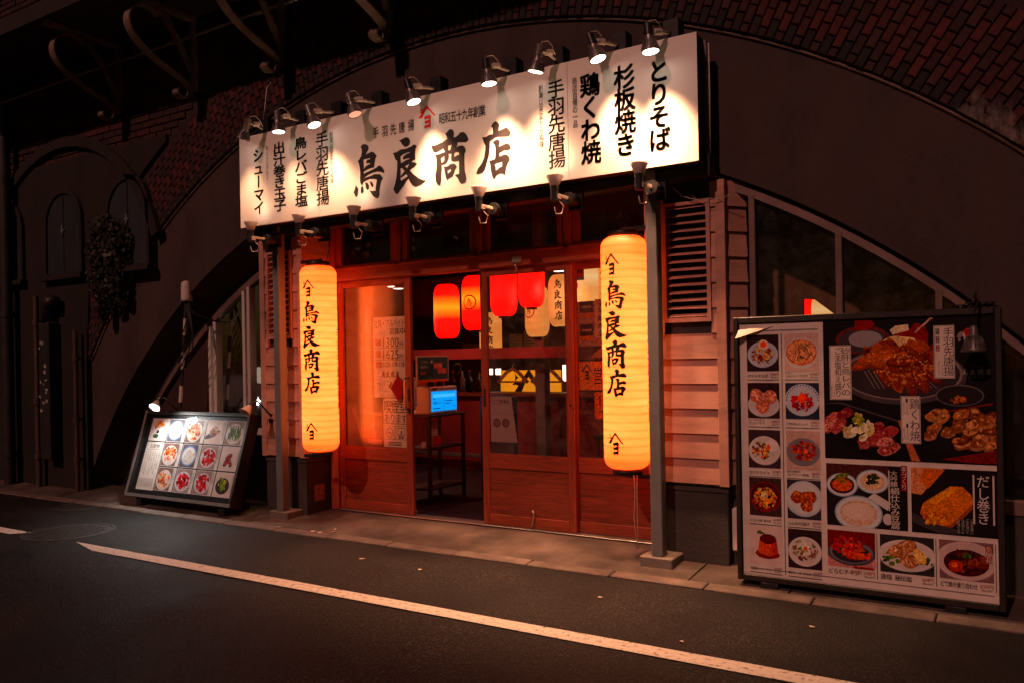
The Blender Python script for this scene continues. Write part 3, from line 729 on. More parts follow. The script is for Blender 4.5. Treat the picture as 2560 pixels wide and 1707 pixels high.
# --- iron brackets, conduit and deck overhead
DECKZ = 4.64
def bracket(x, label):
    t = thing('iron_bracket', label, 'bracket', (x, BY, 3.9), 'scrolled iron brackets under the deck')
    MB().box(x - .035, x + .035, BY - .06, BY - .012, 3.93, DECKZ - .002, bev=.006).build('wall_leg', 'iron_bracket', t)
    MB().box(x - .04, x + .04, BY - .81, BY - .061, DECKZ - .05, DECKZ - .002, bev=.005).build('top_arm', 'iron_bracket', t)
    key = [(-.52, 3.915), (-.545, 3.875), (-.50, 3.845), (-.43, 3.855), (-.385, 3.90), (-.38, 3.945), (-.43, 3.985), (-.52, 4.035), (-.62, 4.07), (-.74, 4.12), (-.86, 4.185), (-.955, 4.26), (-1.01, 4.35), (-1.015, 4.43), (-.975, 4.51), (-.90, 4.56), (-.81, 4.575), (-.74, 4.55), (-.70, 4.51)]
    pts = []
    for i in range(len(key) - 1):
        p0, p1, p2, p3 = (key[max(i - 1, 0)], key[i], key[i + 1], key[min(i + 2, len(key) - 1)])
        for k in range(3):
            q = k / 3; pts.append((x, *[.5 * (2 * p1[j] + (p2[j] - p0[j]) * q + (2 * p0[j] - 5 * p1[j] + 4 * p2[j] - p3[j]) * q * q + (3 * p1[j] - p0[j] - 3 * p2[j] + p3[j]) * q ** 3) for j in (0, 1)]))
    MB().strap(pts, (1, 0, 0), .085, .016).build('scroll', 'iron_bracket', t)
    MB().strap([(x, BY - .06, 4.12), (x, -.52, 4.38), (x, -.68, DECKZ - .05)], (1, 0, 0), .06, .03).build('strut', 'iron_bracket', t)
bracket(-4.21, 'scrolled iron bracket on the ring directly above the middle of the sign')
bracket(-5.43, 'scrolled iron bracket above the left end of the lit sign')
bracket(-6.62, 'scrolled iron bracket second from the left under the dark deck')
bracket(-7.81, 'scrolled iron bracket nearest the far left under the dark deck')
deck = thing('overhead_deck', 'dark plank deck overhanging the street at the upper left', 'deck', (-8, -1.2, DECKZ))
for i in range(4): MB().box(-16, 4.0, BY - .02 - .2 * (i + 1) + .008, BY - .02 - .2 * i, DECKZ, DECKZ + .05).build('plank', 'deck_wood', deck)  # planks carry on unseen to the right so their shadow has no hard end
B('edge_beam', -16, 4.0, BY - .87, BY - .822, DECKZ - .03, DECKZ + .12, 'deck_wood', deck, 0)
c = thing('conduit', 'thin steel conduit running along the bricks under the deck', 'pipe', (-7, BY - .03, 4.46))
MB().tube([(-12 + i * .9, BY - .035, 4.465 + .006 * math.sin(i * 2)) for i in range(9)], .014, 8).build('pipe', 'aluminium', c)
for x in (-8.6, -6.95, -5.7): MB().cyl((x - .05, BY - .035, 4.465), (x + .05, BY - .035, 4.465), .022, n=10).build('coupling', 'aluminium', c)
tag(MB().tube([(-5.44, BY - .05, 3.93), (-5.45, BY - .2, 3.7), (-5.5, -.5, 3.42)], .004, 5).build('cable', 'cable_white', None, (-5.44, BY, 3.42)), 'thin pale cable dropping from a bracket to the sign lamps', 'cable')

# ================================================================== PLASTER INFILL
PYF = -0.255
inf = thing('plaster_wall', 'smooth dark brown plaster wall filling the brick arch around the shop', 'wall', (ACX, PYF, 0))
m = MB(); cols = [SPX + (2.2 - SPX) * i / 140 for i in range(141)]; vs = []
for xx in cols:
    zl, zh = open_z(xx), max(ring_z(xx) + .004, open_z(xx) + .01)
    vs += [(xx, PYF, zl), (xx, PYF, zh), (xx, .04, back_z(xx)), (xx, .22, zh)]
fs = []
for i in range(140):
    a, b = 4 * i, 4 * i + 4; fs += [(a, b, b + 1, a + 1), (a, a + 2, b + 2, b), (a + 2, a + 3, b + 3, b + 2)]
m.add(vs, fs); m.build('render_face', 'plaster', inf)
tube = [(x, .0, back_z(x) - .03) for x in [-7.9 + 2.4 * i / 30 for i in range(31)]]
tag(MB().tube(tube, .02, 7).build('conduit', 'pipe_dark', None, (-7.3, .165, 1.5)), 'black conduit following the left reveal of the plaster arch', 'pipe')
tube = [(x, .12, open_z(x) - .028) for x in [-1.75 + 1.9 * i / 24 for i in range(25)]]
tag(MB().tube(tube, .016, 7).build('conduit', 'aluminium', None, (-1, .12, 1.9)), 'slim grey conduit under the right slope of the plaster arch', 'pipe')

# ================================================================== SIDE WINDOWS
WY = 0.20
def slope_bar(mb, xa, xb, off0, off1, y0, y1, n=12, open_z=open_z):
    pts = [(xa + (xb - xa) * i / n) for i in range(n + 1)]
    mb.prism([(x, open_z(x) - off0) for x in pts] + [(x, open_z(x) - off1) for x in pts[::-1]], y0, y1); return mb
WR = -0.17
sw = thing('side_window', 'sloping side window under the arch between bay and large menu board', 'window', (-.9, WR, .06))
slope_bar(MB(), -1.62, .55, .026, .082, WR - .045, WR + .02).build('top_bar', 'window_frame', sw)
MX = [PYp(u, v, WR).x for u, v in ((1886, 650), (2101, 690), (2349, 760))]
for x in MX: MB().box(x - .019, x + .019, WR - .05, WR + .02, .55, open_z(x) - .07, bev=.004).build('mullion', 'window_frame', sw)
MB().box(-1.62, .55, WR - .05, WR + .02, .47, .55, bev=.004).build('bottom_bar', 'window_frame', sw)
for a, b in ((MX[0] + .02, MX[1] - .02), (MX[1] + .02, MX[2] - .02), (MX[2] + .02, .5)):
    n = 6; pts = [(a + (b - a) * i / n) for i in range(n + 1)]
    m = MB(); m.add([(x, WR - .01, open_z(x) - .07) for x in pts] + [(x, WR - .01, .55) for x in pts], [(i, i + 1, n + 2 + i, n + 1 + i) for i in range(n)]); m.build('pane', 'pane_side', sw)
MB().box(-1.62, .6, WR - .04, WR + .04, -.02, .47).build('apron', 'base_concrete', sw)
m = MB(); YB_ = .30; m.prism([(lambda p: (p.x, p.z))(PYp(u, v, YB_)) for u, v in ((1840, 420), (2560, 760), (2560, 1000), (2140, 1000), (2105, 800), (2036, 749), (2009, 748), (2008, 1000), (1840, 1000))], YB_, YB_ + .03)
tag(m.build('bulkhead', 'bulkhead_brown', None, (-1, YB_, 1.5)), 'brown sloping bulkhead behind the right side window', 'panel')
tag(MB().tube([(-1.565, WY - .10, 2.43), (-1.56, WY - .10, 1.9), (-1.555, WY - .10, .1)], .018, 8).build('downpipe', 'white_frame', None, (-1.56, WY - .1, .1)), 'pale thin pipe between the right bay and the side window', 'pipe')
WL = 0.03
sw = thing('side_window', 'side window with pale frames left of the left louvred bay', 'window', (-6.6, WL, .06))
slope_bar(MB(), -7.75, -5.75, .05, .12, WL - .045, WL + .02, open_z=back_z).build('top_bar', 'trim_brown', sw)
LX = [PYp(u, 900, WL).x for u in (534, 547, 620, 632)] + [-5.85]
for x in LX: MB().box(x - .020, x + .020, WL - .05, WL + .02, .74, back_z(x) - .11, bev=.004).build('mullion', 'white_frame', sw)
MB().box(LX[0] - .03, -5.80, WL - .055, WL + .02, .68, .74, bev=.004).build('bottom_bar', 'white_frame', sw)
for a, b in ((LX[1] + .02, LX[2] - .02), (LX[3] + .02, LX[4] - .02)):
    n = 5; pts = [(a + (b - a) * i / n) for i in range(n + 1)]
    m = MB(); m.add([(x, WL - .01, back_z(x) - .11) for x in pts] + [(x, WL - .01, .74) for x in pts], [(i, i + 1, n + 2 + i, n + 1 + i) for i in range(n)]); m.build('pane', 'pane_side', sw)
MB().box(LX[0] - .03, -5.80, WL - .04, WL + .04, -.02, .68).build('apron', 'base_concrete', sw)
n = 8; xe = LX[0] - .03; pts = [-8.3 + (xe + 8.3) * i / n for i in range(n + 1)]
m = MB(); m.add([(x, WL, back_z(x) - .02) for x in pts] + [(x, WL, -.02) for x in pts], [(i, i + 1, n + 2 + i, n + 1 + i) for i in range(n)]); m.build('dark_panel', 'panel_maroon', sw)

# ================================================================== ROOM
RX0, RX1, RY0, RY1, RZ1 = -8.4, 0.9, 0.24, 4.4, 2.95
FZ = 0.062
struct(MB().box(RX0, RX1, -.04, RY1, -.04, FZ).build('interior_floor', 'floor_dark'))
struct(MB().box(RX0, RX1, RY1, RY1 + .1, 0, RZ1).build('wall_back', 'room_dark'))
struct(MB().box(RX0 - .1, RX0, RY0, RY1, 0, RZ1).build('wall_left', 'room_dark'))
struct(MB().box(RX1, RX1 + .1, RY0, RY1, 0, RZ1).build('wall_right', 'room_dark'))
struct(MB().box(RX0, RX1, RY0, RY1, RZ1, RZ1 + .1).build('ceiling', 'room_dark'))

# ================================================================== SHOPFRONT FRAME
sf = thing('shopfront_frame', 'red brown timber shopfront frame with a row of transom windows', 'shopfront', (-3.6, 0, .06))
XL, XR = -5.157, -1.93
B('jamb', -5.245, XL, -.03, .09, .055, 2.70, 'wood_v', sf); B('jamb', XR, XR + .085, -.03, .09, .055, 2.70, 'wood_v', sf)
B('lintel', XL, XR, -.035, .09, 2.062, 2.168, 'wood_h', sf, .005)
B('top_beam', XL, XR, -.03, .09, 2.625, 2.78, 'wood_h', sf)
B('sill_track', XL, XR, -.035, .10, .045, .066, 'aluminium', sf, .002)
mull = [-4.439, -3.622, -2.835]
edges = [XL] + mull + [XR]
for x in mull: B('mullion', x - .028, x + .028, -.022, .08, 2.168, 2.625, 'wood_v', sf)
for i in range(4):
    a, b = edges[i] + (.03 if i else 0), edges[i + 1] - (.03 if i < 3 else 0)
    w = B('transom_window', a + .001, b - .001, -.012, .06, 2.169, 2.2, 'wood_h', sf, .003)
    B('rail', a + .001, b - .001, -.012, .06, 2.535, 2.624, 'wood_h', w, .003)
    B('stile', a + .001, a + .062, -.010, .06, 2.2005, 2.5345, 'wood_v', w, .003); B('stile', b - .062, b - .001, -.010, .06, 2.2005, 2.5345, 'wood_v', w, .003)
    MB().box(a + .06, b - .06, .02, .026, 2.2, 2.535).build('pane', 'pane_dark', w)
    B('ledge', a - .01, b + .01, -.05, -.036, 2.160, 2.176, 'wood_h', w, .002)
q = B('hasp', -3.30, -3.22, -.05, -.036, 2.085, 2.135, 'aluminium', sf, .003)
MB().tube([(-3.26, -.055, 2.085), (-3.26, -.065, 2.06), (-3.25, -.06, 2.04), (-3.262, -.06, 2.02)], .006, 6).build('hook', 'aluminium', q)
tag(B('fascia_board', -5.30, -1.78, -.10, .09, 2.79, 3.20, 'wood_frame_dark'), 'dark board behind the lit sign above the transom windows', 'board')
tag(B('soffit_beam', -5.75, -1.62, -.425, -.32, 2.46, 2.60, 'black'), 'long black steel beam under the lit sign', 'beam')
tag(B('soffit_board', -5.75, -1.62, -.318, -.032, 2.70, 2.74, 'wood_frame_dark'), 'dark soffit board between the sign and the shopfront', 'board')

# ---- sliding doors
def door(x0, x1, y0, label, handle=None):
    t = thing('sliding_door', label, 'door', ((x0 + x1) / 2, y0, FZ), 'wooden sliding doors')
    S = .060; T = .036
    B('stile', x0, x0 + S, y0, y0 + T, .068, 2.06, 'wood_v', t); B('stile', x1 - S, x1, y0, y0 + T, .068, 2.06, 'wood_v', t)
    B('top_rail', x0 + S, x1 - S, y0 + .001, y0 + T - .001, 2.012, 2.06, 'wood_h', t, .003)
    B('lock_rail', x0 + S, x1 - S, y0 + .001, y0 + T - .001, .508, .617, 'wood_h', t, .003)
    B('bottom_rail', x0 + S, x1 - S, y0 + .001, y0 + T - .001, .068, .150, 'wood_h', t, .003)
    B('panel', x0 + S, x1 - S, y0 + .014, y0 + .024, .150, .508, 'wood_panel', t, 0)
    MB().box(x0 + S, x1 - S, y0 + .015, y0 + .019, .617, 2.012).build('pane', 'pane', t)
    m = MB()
    for a, b, c, d in ((x0 + S, x0 + S + .008, .617, 2.012), (x1 - S - .008, x1 - S, .617, 2.012), (x0 + S + .008, x1 - S - .008, .617, .625), (x0 + S + .008, x1 - S - .008, 2.004, 2.012)): m.box(a, b, y0 + .006, y0 + .0145, c, d)
    m.build('glazing_bead', 'wood_h', t)
    if handle == 'bar':
        for s, yy in ((-1, y0), (1, y0 + T)):
            hx = x1 - .03; k = s * .05
            h = MB().tube([(hx, yy, .95), (hx, yy + k * .8, .955), (hx, yy + k, .975), (hx, yy + k, 1.19), (hx, yy + k * .8, 1.21), (hx, yy, 1.215)], .0115, 10)
            h.build('handle', 'chrome', t)
        MB().box(hx - .012, hx + .012, y0 - .003, y0, 1.02, 1.12).build('lock_plate', 'black_metal', t)
        MB().cyl((hx, y0 - .006, .93), (hx, y0, .93), .012, n=12).build('key_cylinder', 'chrome', t)
    if handle == 'recess':
        MB().box(x0 + .022, x0 + .040, y0 - .0025, y0, .99, 1.13).build('pull', 'black_metal', t)
        MB().cyl((x1 - .03, y0 - .004, 1.01), (x1 - .03, y0, 1.01), .008, n=10).build('key_cylinder', 'black_metal', t)
    return t
door(-5.156, -4.334, -.002, 'left sliding door with recruitment posters and a chrome bar handle', 'bar')
d2 = door(-3.632, -2.81, -.002, 'sliding door right of the opening with clear wired glass', 'recess')
door(-2.87, -1.932, .046, 'rightmost sliding door behind the right big lantern with notices')
MB().tube([(-3.19, -.012, .20), (-3.17, -.02, .21), (-3.16, -.022, .18), (-3.175, -.018, .10), (-3.185, -.014, .075)], .006, 6).build('foot_latch', 'aluminium', d2)

# ---- louvred bays
ZS = [0.546 + .1585 * i for i in range(12)] + [2.45]
def board(parent, p0, p1, z0, z1, proud=.016, m_='siding'):
    """weatherboard between two plan points, lower edge proud"""
    p0 = Vector((*p0, 0)); p1 = Vector((*p1, 0)); d = (p1 - p0).normalized(); nrm = Vector((d.y, -d.x, 0))
    o0 = nrm * proud; o1 = nrm * .002; b = nrm * -.012
    zz = z1 - .001
    vs = [p0 + o0, p1 + o0, p1 + b, p0 + b]; vs = [v + Vector((0, 0, z0)) for v in vs] + [v + Vector((0, 0, zz)) for v in (p0 + o1, p1 + o1, p1 + b, p0 + b)]
    fs = [(0, 1, 5, 4), (1, 2, 6, 5), (2, 3, 7, 6), (3, 0, 4, 7), (4, 5, 6, 7), (3, 2, 1, 0)]
    MB().add(vs, fs).build('weatherboard', m_, parent)
def bay(x0, x1, inner, label, vent_x):
    """inner = +1 when the doors lie to the right"""
    t = thing('louvred_bay', label, 'bay', ((x0 + x1) / 2, -.2, .03), 'louvred bays either side of the doors')
    yf, yb = -.30, (-.03)
    vx0, vx1, vz0, vz1 = vent_x[0], vent_x[1], 1.57, 2.336
    # core, leaving a recess behind the louvre
    m = MB(); m.box(x0 + .012, x1 - .012, yf + .10, .19, .56, 2.47); m.box(x0 + .012, vx0, yf + .013, yf + .1, .56, 2.47); m.box(vx1, x1 - .012, yf + .013, yf + .1, .56, 2.47); m.box(vx0, vx1, yf + .013, yf + .1, .56, vz0 + .005); m.box(vx0, vx1, yf + .013, yf + .1, vz1 - .005, 2.47)
    m.build('core', 'dark_box', t)
    xi = x1 if inner > 0 else x0; xo = x0 if inner > 0 else x1
    for i in range(12):
        z0, z1 = ZS[i], ZS[i + 1]
        if z1 <= vz0 - .02 or z0 >= vz1 - .03: board(t, (x0 + .045, yf), (x1 - .045, yf), z0, z1)
        else:
            board(t, (x0 + .045, yf), (vx0, yf), z0, z1); board(t, (vx1, yf), (x1 - .045, yf), z0, z1)
        if inner > 0:
            board(t, (x1 + .004, yf + .045), (x1 + .05, yb), z0, z1); board(t, (x0 - .06, .19), (x0, yf + .045), z0, z1)
        else:
            board(t, (x1 + .012, yf + .04), (x1 + .10, -.15), z0, z1); board(t, (x0 - .05, yb), (x0, yf + .045), z0, z1)
    for x in (x0, x1):
        s = 1 if x == x0 else -1
        B('corner_trim', min(x - s * .018, x + s * .045), max(x - s * .018, x + s * .045), yf - .020, yf + .045, .535, 2.45, 'siding', t, .003)
    # louvre
    fr = MB(); w = .022; yy = yf - .026
    fr.box(vx0 - .003, vx0 + w, yy, yf + .06, vz0, vz1); fr.box(vx1 - w, vx1 + .003, yy, yf + .06, vz0, vz1); fr.box(vx0 + w, vx1 - w, yy, yf + .06, vz0, vz0 + .028); fr.box(vx0 + w, vx1 - w, yy, yf + .06, vz1 - .02, vz1)
    L = fr.build('louvre', 'louvre', t)
    ns = 15
    for i in range(ns):
        z = vz0 + .045 + (vz1 - vz0 - .075) * i / (ns - 1)
        q = MB(); j = random.uniform(-.002, .002)
        q.add([(vx0 + w, yy + .006, z - .012 + j), (vx1 - w, yy + .006, z - .012 - j), (vx1 - w, yy + .050, z + .008), (vx0 + w, yy + .050, z + .008),
               (vx0 + w, yy + .006, z - .008 + j), (vx1 - w, yy + .006, z - .008 - j), (vx1 - w, yy + .050, z + .012), (vx0 + w, yy + .050, z + .012)],
              [(0, 1, 5, 4), (3, 2, 1, 0), (4, 5, 6, 7), (1, 2, 6, 5), (0, 4, 7, 3), (2, 3, 7, 6)])
        q.build('slat', 'louvre', L)
    # concrete base
    B('base', x0 + .0, x1 + .0, yf + .012, .19, .0, .49, 'base_concrete', t, .006)
    B('base_cap', x0 - .006, x1 + .006, yf + .004, .19, .491, .530, 'base_concrete', t, .004)
    B('flashing', x0 - .012, x1 + .012, yf - .008, .19, .531, .549, 'black', t, .002)
    return t
bay(-5.78, -5.28, 1, 'left weatherboarded bay with a louvre behind the left post', (-5.70, -5.40))
bay(-2.085, -1.585, -1, 'right weatherboarded bay with a peeling louvre beside the menu board', (-1.975, -1.664))
tag(B('utility_cover', -1.572, -1.535, -.27, -.05, .13, .40, 'plastic_white', None, .008), 'small pale box on the side of the right concrete base', 'box')
nt_ = Print(lambda x, z, d: (-5.268 + d, x, z)); nt_.rect(-.21, .15, -.09, .29, rgb(150, 120, 110))
for i in range(60):
    a, b = -.205 + .11 * random.random(), .155 + .13 * random.random(); nt_.rect(a, b, a + random.uniform(.003, .014), b + random.uniform(.002, .006), rgb(50, 30, 35))
tag(nt_.build('notice', 'print', None, (-5.268, -.15, .15)), 'small weathered notice on the left concrete base near the floor', 'notice')
# twig-like wire over the right louvre
w = MB().tube([(-1.90, -.34, 2.44), (-1.83, -.35, 2.37), (-1.74, -.35, 2.335), (-1.66, -.35, 2.335), (-1.57, -.34, 2.325), (-1.50, -.33, 2.36)], .0022, 5)
w.tube([(-1.78, -.34, 2.38), (-1.72, -.34, 2.32), (-1.64, -.34, 2.29), (-1.58, -.33, 2.33)], .0018, 5)
tag(w.build('wire', 'cable_white', None, (-1.7, -.34, 2.3)), 'thin loose wire drooping over the right louvre', 'wire')

# ---- posts on plinths
def post(px0, px1, py0, py1, label):
    t = thing('steel_post', label, 'post', ((px0 + px1) / 2, (py0 + py1) / 2, .02))
    B('shaft', px0, px1, py0, py1, .088, 2.535, 'steel_grey', t, .006)
    cx = (px0 + px1) / 2; cy_ = (py0 + py1) / 2
    m = MB().box(cx - .115, cx + .105, cy_ - .055, cy_ + .19, .012, .090, bev=.008); m.build('plinth', 'plinth', t)
post(-2.03, -1.953, -.475, -.395, 'grey square steel post between the right big lantern and right bay')
post(-5.475, -5.398, -.455, -.375, 'grey square steel post in front of the left louvred bay')

# ================================================================== SIGN
SX0, SX1, SZ0, SZ1 = -5.75, -1.646, 2.530, 3.308
sg = thing('shop_sign', 'long white lit shop sign with black brush lettering above the doors', 'sign', ((SX0 + SX1) / 2, SIGN_Y, SZ0))
B('box', SX0 + .004, SX1 - .004, SIGN_Y + .006, SIGN_Y + .125, SZ0 + .004, SZ1 - .004, 'dark_box', sg, .003)
sp = [SX0, -4.80, -2.53, SX1]
for i in range(3): B('face_panel', sp[i] + (.0012 if i else 0), sp[i + 1] - (.0012 if i < 2 else 0), SIGN_Y, SIGN_Y + .0055, SZ0, SZ1, 'sign_white', sg, .0008)
B('side_upright', SX1 - .03, SX1 + .012, SIGN_Y + .135, SIGN_Y + .20, SZ0 - .01, SZ1 - .01, 'steel_grey', sg, .004)
MB().tube([(SX1 + .016, SIGN_Y + .17, SZ1 - .02), (SX1 + .018, SIGN_Y + .17, 2.95), (SX1 + .015, SIGN_Y + .17, SZ0)], .006, 6).build('side_cable', 'cable_white', sg)
LY = SIGN_Y - .0016
def s3(x, y): p = PYp(560 + .3231 * x, 250 + .3231 * y, SIGN_Y); return p.x, p.z
def s4(x, y): p = PYp(1150 + .3253 * x, 50 + .3253 * y, SIGN_Y); return p.x, p.z
def col3(fn, txt, x, y0, y1, w, bold, xb=None, fill=1.0):
    (xa, za), (xb_, zb) = fn(x, y0), fn(xb or x, y1); m = MB(); vtext(m, txt, (xa + xb_) / 2, za, zb, w, bold, LY, fill); return m.build('lettering', 'ink', sg)
col3(s3, 'シューマイ', 268, 378, 890, .124, .030); col3(s3, 'ちょっとデカイ', 335, 355, 628, .032, .0)
col3(s3, '出汁巻き玉子', 430, 330, 862, .138, .030); col3(s3, '鳥レバごま塩', 596, 290, 830, .138, .030)
col3(s3, '手羽先唐揚', 762, 250, 815, .138, .016); col3(s3, '創業以来変わらぬ味', 833, 245, 652, .036, .0)
col3(s4, '創業以来変わらぬ味', 625, 500, 985, .034, .004); col3(s4, '手羽先唐揚', 742, 465, 1140, .124, .018)
col3(s4, '商店自慢の一品', 884, 445, 832, .035, .004); col3(s4, '鶏くわ焼', 1003, 415, 1105, .136, .034)
col3(s4, '杉板焼き', 1268, 350, 1048, .138, .034); col3(s4, 'とりそば', 1530, 305, 1010, .134, .036)
m = MB(); pl = on_plane(LY, False)
for (x, y), c in zip([(1175, 255), (1245, 243), (1310, 230), (1377, 215), (1448, 198)], '手羽先唐揚'): a, b = s3(x, y); put_char(m, c, a, b, .058, .082, .012, pl)
m.build('lettering', 'ink', sg); m = MB()
for i, c in enumerate('昭和五十九年創業'): a, b = s3(1686 + 44.8 * i, 147 - 8.8 * i); put_char(m, c, a, b, .052, .078, .012, pl)
m.build('lettering', 'ink', sg)
for ch in '鳥良商店':
    m = MB(); _, (cx, cz, w, h) = BR[ch]; put_brush(m, ch, cx, cz, w, h, lambda x, z: (x, LY, z)); m.build('brush_lettering', 'ink', sg)
m = MB(); _, (cx, cz, w, h) = BR['#']; put_brush(m, '#', cx, cz, w, h, lambda x, z: (x, LY, z)); m.build('emblem', 'ink_red', sg)

# ================================================================== SIGN LAMPS
def spot(parent, p, d, watts, ang, blend, colr, rad=.03):
    l = bpy.data.lights.new('lamp_light', 'SPOT'); l.energy = watts; l.spot_size = R(ang); l.spot_blend = blend; l.color = colr; l.shadow_soft_size = rad
    o = bpy.data.objects.new('lamp_light', l); COL.objects.link(o); o.parent = parent; b = parent['_b']
    o.location = (p[0] - b[0], p[1] - b[1], p[2] - b[2]); o.rotation_euler = Vector(d).to_track_quat('-Z', 'Y').to_euler(); return o
WARM = (1.0, 0.475, 0.245)
UPY = -.69; DNY = -.70
def up_lamp(x, label, watts=11):
    y, z = UPY, 2.535
    t = thing('sign_uplight', label, 'spotlight', (x, -.42, 2.50), 'uplights under the sign')
    MB().lathe([(.0, .026), (.012, .030), (.070, .058), (.072, .056), (.066, .052)], (x, y, z - .072), (0, .06, 1), 20).build('reflector_cup', 'lamp_cup', t)
    MB().cyl((x, y + .004, z - .010), (x, y + .004, z - .008), .051, n=20).build('bulb_face', 'bulb_warm', t)
    s = MB(); s.cyl((x, y, z - .085), (x, y, z - .066), .030, n=14); s.cyl((x, y, z - .165), (x, y, z - .084), .027, n=14); s.build('socket', 'black_metal', t)
    a = MB(); a.box(x + .02, x + .032, y + .005, -.53, z - .138, z - .118, bev=.002); a.box(x + .006, x + .03, y - .012, y + .03, z - .15, z - .12); a.build('arm', 'arm_cream', t)
    MB().cyl((x + .026, -.565, z - .128), (x + .026, -.452, z - .128), .042, n=16).build('mount', 'black_metal', t)
    MB().box(x - .025, x + .078, -.455, -.426, z - .19, z - .07).build('mount_plate', 'black', t)
    MB().tube([(x + .01, y + .02, z - .15), (x + .03, y + .06, z - .19), (x + .02, y + .05, z - .24), (x, y + .01, z - .245), (x - .004, y, z - .2)], .004, 6).build('lamp_cable', 'cable_white', t)
    spot(t, (x, y + .01, z + .012), (0, .24, 1), watts, 130, 1.0, WARM, .06)
bl = ['below the leftmost column of lettering', 'below the third lettering column from the left', 'below the first big brush character', 'below the second big brush character', 'below the fourth big brush character', 'below the first column right of the big characters', 'at the right end, above the right post']
for i in range(7): up_lamp(PYp(*((625.6, 540.8), (745.8, 519.8), (883, 498.8), (1031.7, 476), (1196.5, 453), (1385.8, 424), (1596.6, 386.7))[i], UPY).x, 'white cup uplight under the sign ' + bl[i], (5.6, 5.6, 5.4, 6.0, 6.6, 6.8, 4.0)[i])
def down_lamp(disc, top, label, watts, on=True):
    p = PYp(*disc, DNY); q = PYp(*top, DNY + .04)
    ax = (p - q); ax.normalize(); ax = (ax * 1.0 + Vector((0, .22, 0))).normalized()
    t = thing('sign_downlight', label, 'spotlight', (p.x + .03, -.5, 3.31), 'downlights above the sign')
    n = 20; hd = p - ax * .075
    b = MB().lathe([(-.03, .026), (.0, .027), (.018, .036), (.066, .054), (.076, .056), (.076, .050)], hd, ax, n); b.build('reflector_cup', 'lamp_fin', t)
    f = MB(); a_ = ax.orthogonal().normalized(); b_ = ax.cross(a_)
    for i in range(22):
        th = 6.283 * i / 22; rad = a_ * math.cos(th) + b_ * math.sin(th); tan = a_ * -math.sin(th) + b_ * math.cos(th)
        v = [hd + ax * .006 + rad * .03, hd + ax * .062 + rad * .0525, hd + ax * .062 + rad * .0585, hd + ax * .006 + rad * .040]
        f.add([k + tan * .0016 for k in v] + [k - tan * .0016 for k in v], [(0, 1, 2, 3), (7, 6, 5, 4), (3, 2, 6, 7), (0, 3, 7, 4), (1, 5, 6, 2)])
    f.build('cooling_fin', 'lamp_fin', t)
    MB().cyl(p - ax * .004, p - ax * .002, .050, n=n).build('bulb_face', 'bulb_warm' if on else 'bulb_unlit_glow', t)
    s = MB(); s.cyl(hd - ax * .10, hd - ax * .028, .026, n=14); s.cyl(hd - ax * .05, hd - ax * .03, .031, n=14); s.build('socket', 'black_metal' if watts > 100 else 'lamp_fin', t)
    j = hd - ax * .06; e = Vector((p.x + .06, -.53, 3.345))
    a = MB(); a.tube([j, j + Vector((.03, .05, .0)), e], .011, 8); a.cyl(j + Vector((.02, .04, 0)), j + Vector((.045, .09, .01)), .02, n=10); a.build('arm', 'arm_cream', t)
    MB().box(p.x + .01, p.x + .115, SIGN_Y + .02, SIGN_Y + .12, SZ1 - .002, SZ1 + .125, bev=.004).build('mount_box', 'black', t)
    tp = hd - ax * .10
    MB().tube([tp, tp + Vector((.01, .01, .02)), tp + Vector((.04, .03, .025)), tp + Vector((.055, .06, .0)), tp + Vector((.055, .10, -.05))], .003, 6).build('lamp_cable', 'arm_cream', t)
    if on: spot(t, p + ax * .012, (ax + Vector((0, .10, -1.4))).normalized(), watts * 1.3, 74, 1.0, WARM, .05)
tl = ['tilted at the left end of the sign', 'second from the left end', 'third from the left, over the fourth lettering column', 'unlit but given a faint glow, over the left part of the small lettering', 'just left of the red emblem', 'over the fourth big brush character', 'tilted, right of the big characters', 'over the second column from the right', 'at the right end of the sign']
D = [((607, 349), (631, 302), 44), ((696.5, 331), (702, 283), 52), ((786, 314), (776, 259), 95), ((888, 287), (877, 226), 0), ((1035, 256), (1024, 195), 150), ((1223, 211), (1222, 146), 210), ((1339, 181), (1358, 118), 100), ((1495.6, 149), (1479, 88), 190), ((1626.7, 130.5), (1625, 72), 240)]
for (a, b, w), l in zip(D, tl): down_lamp(a, b, 'finned downlight above the sign, ' + l, w, w > 0)

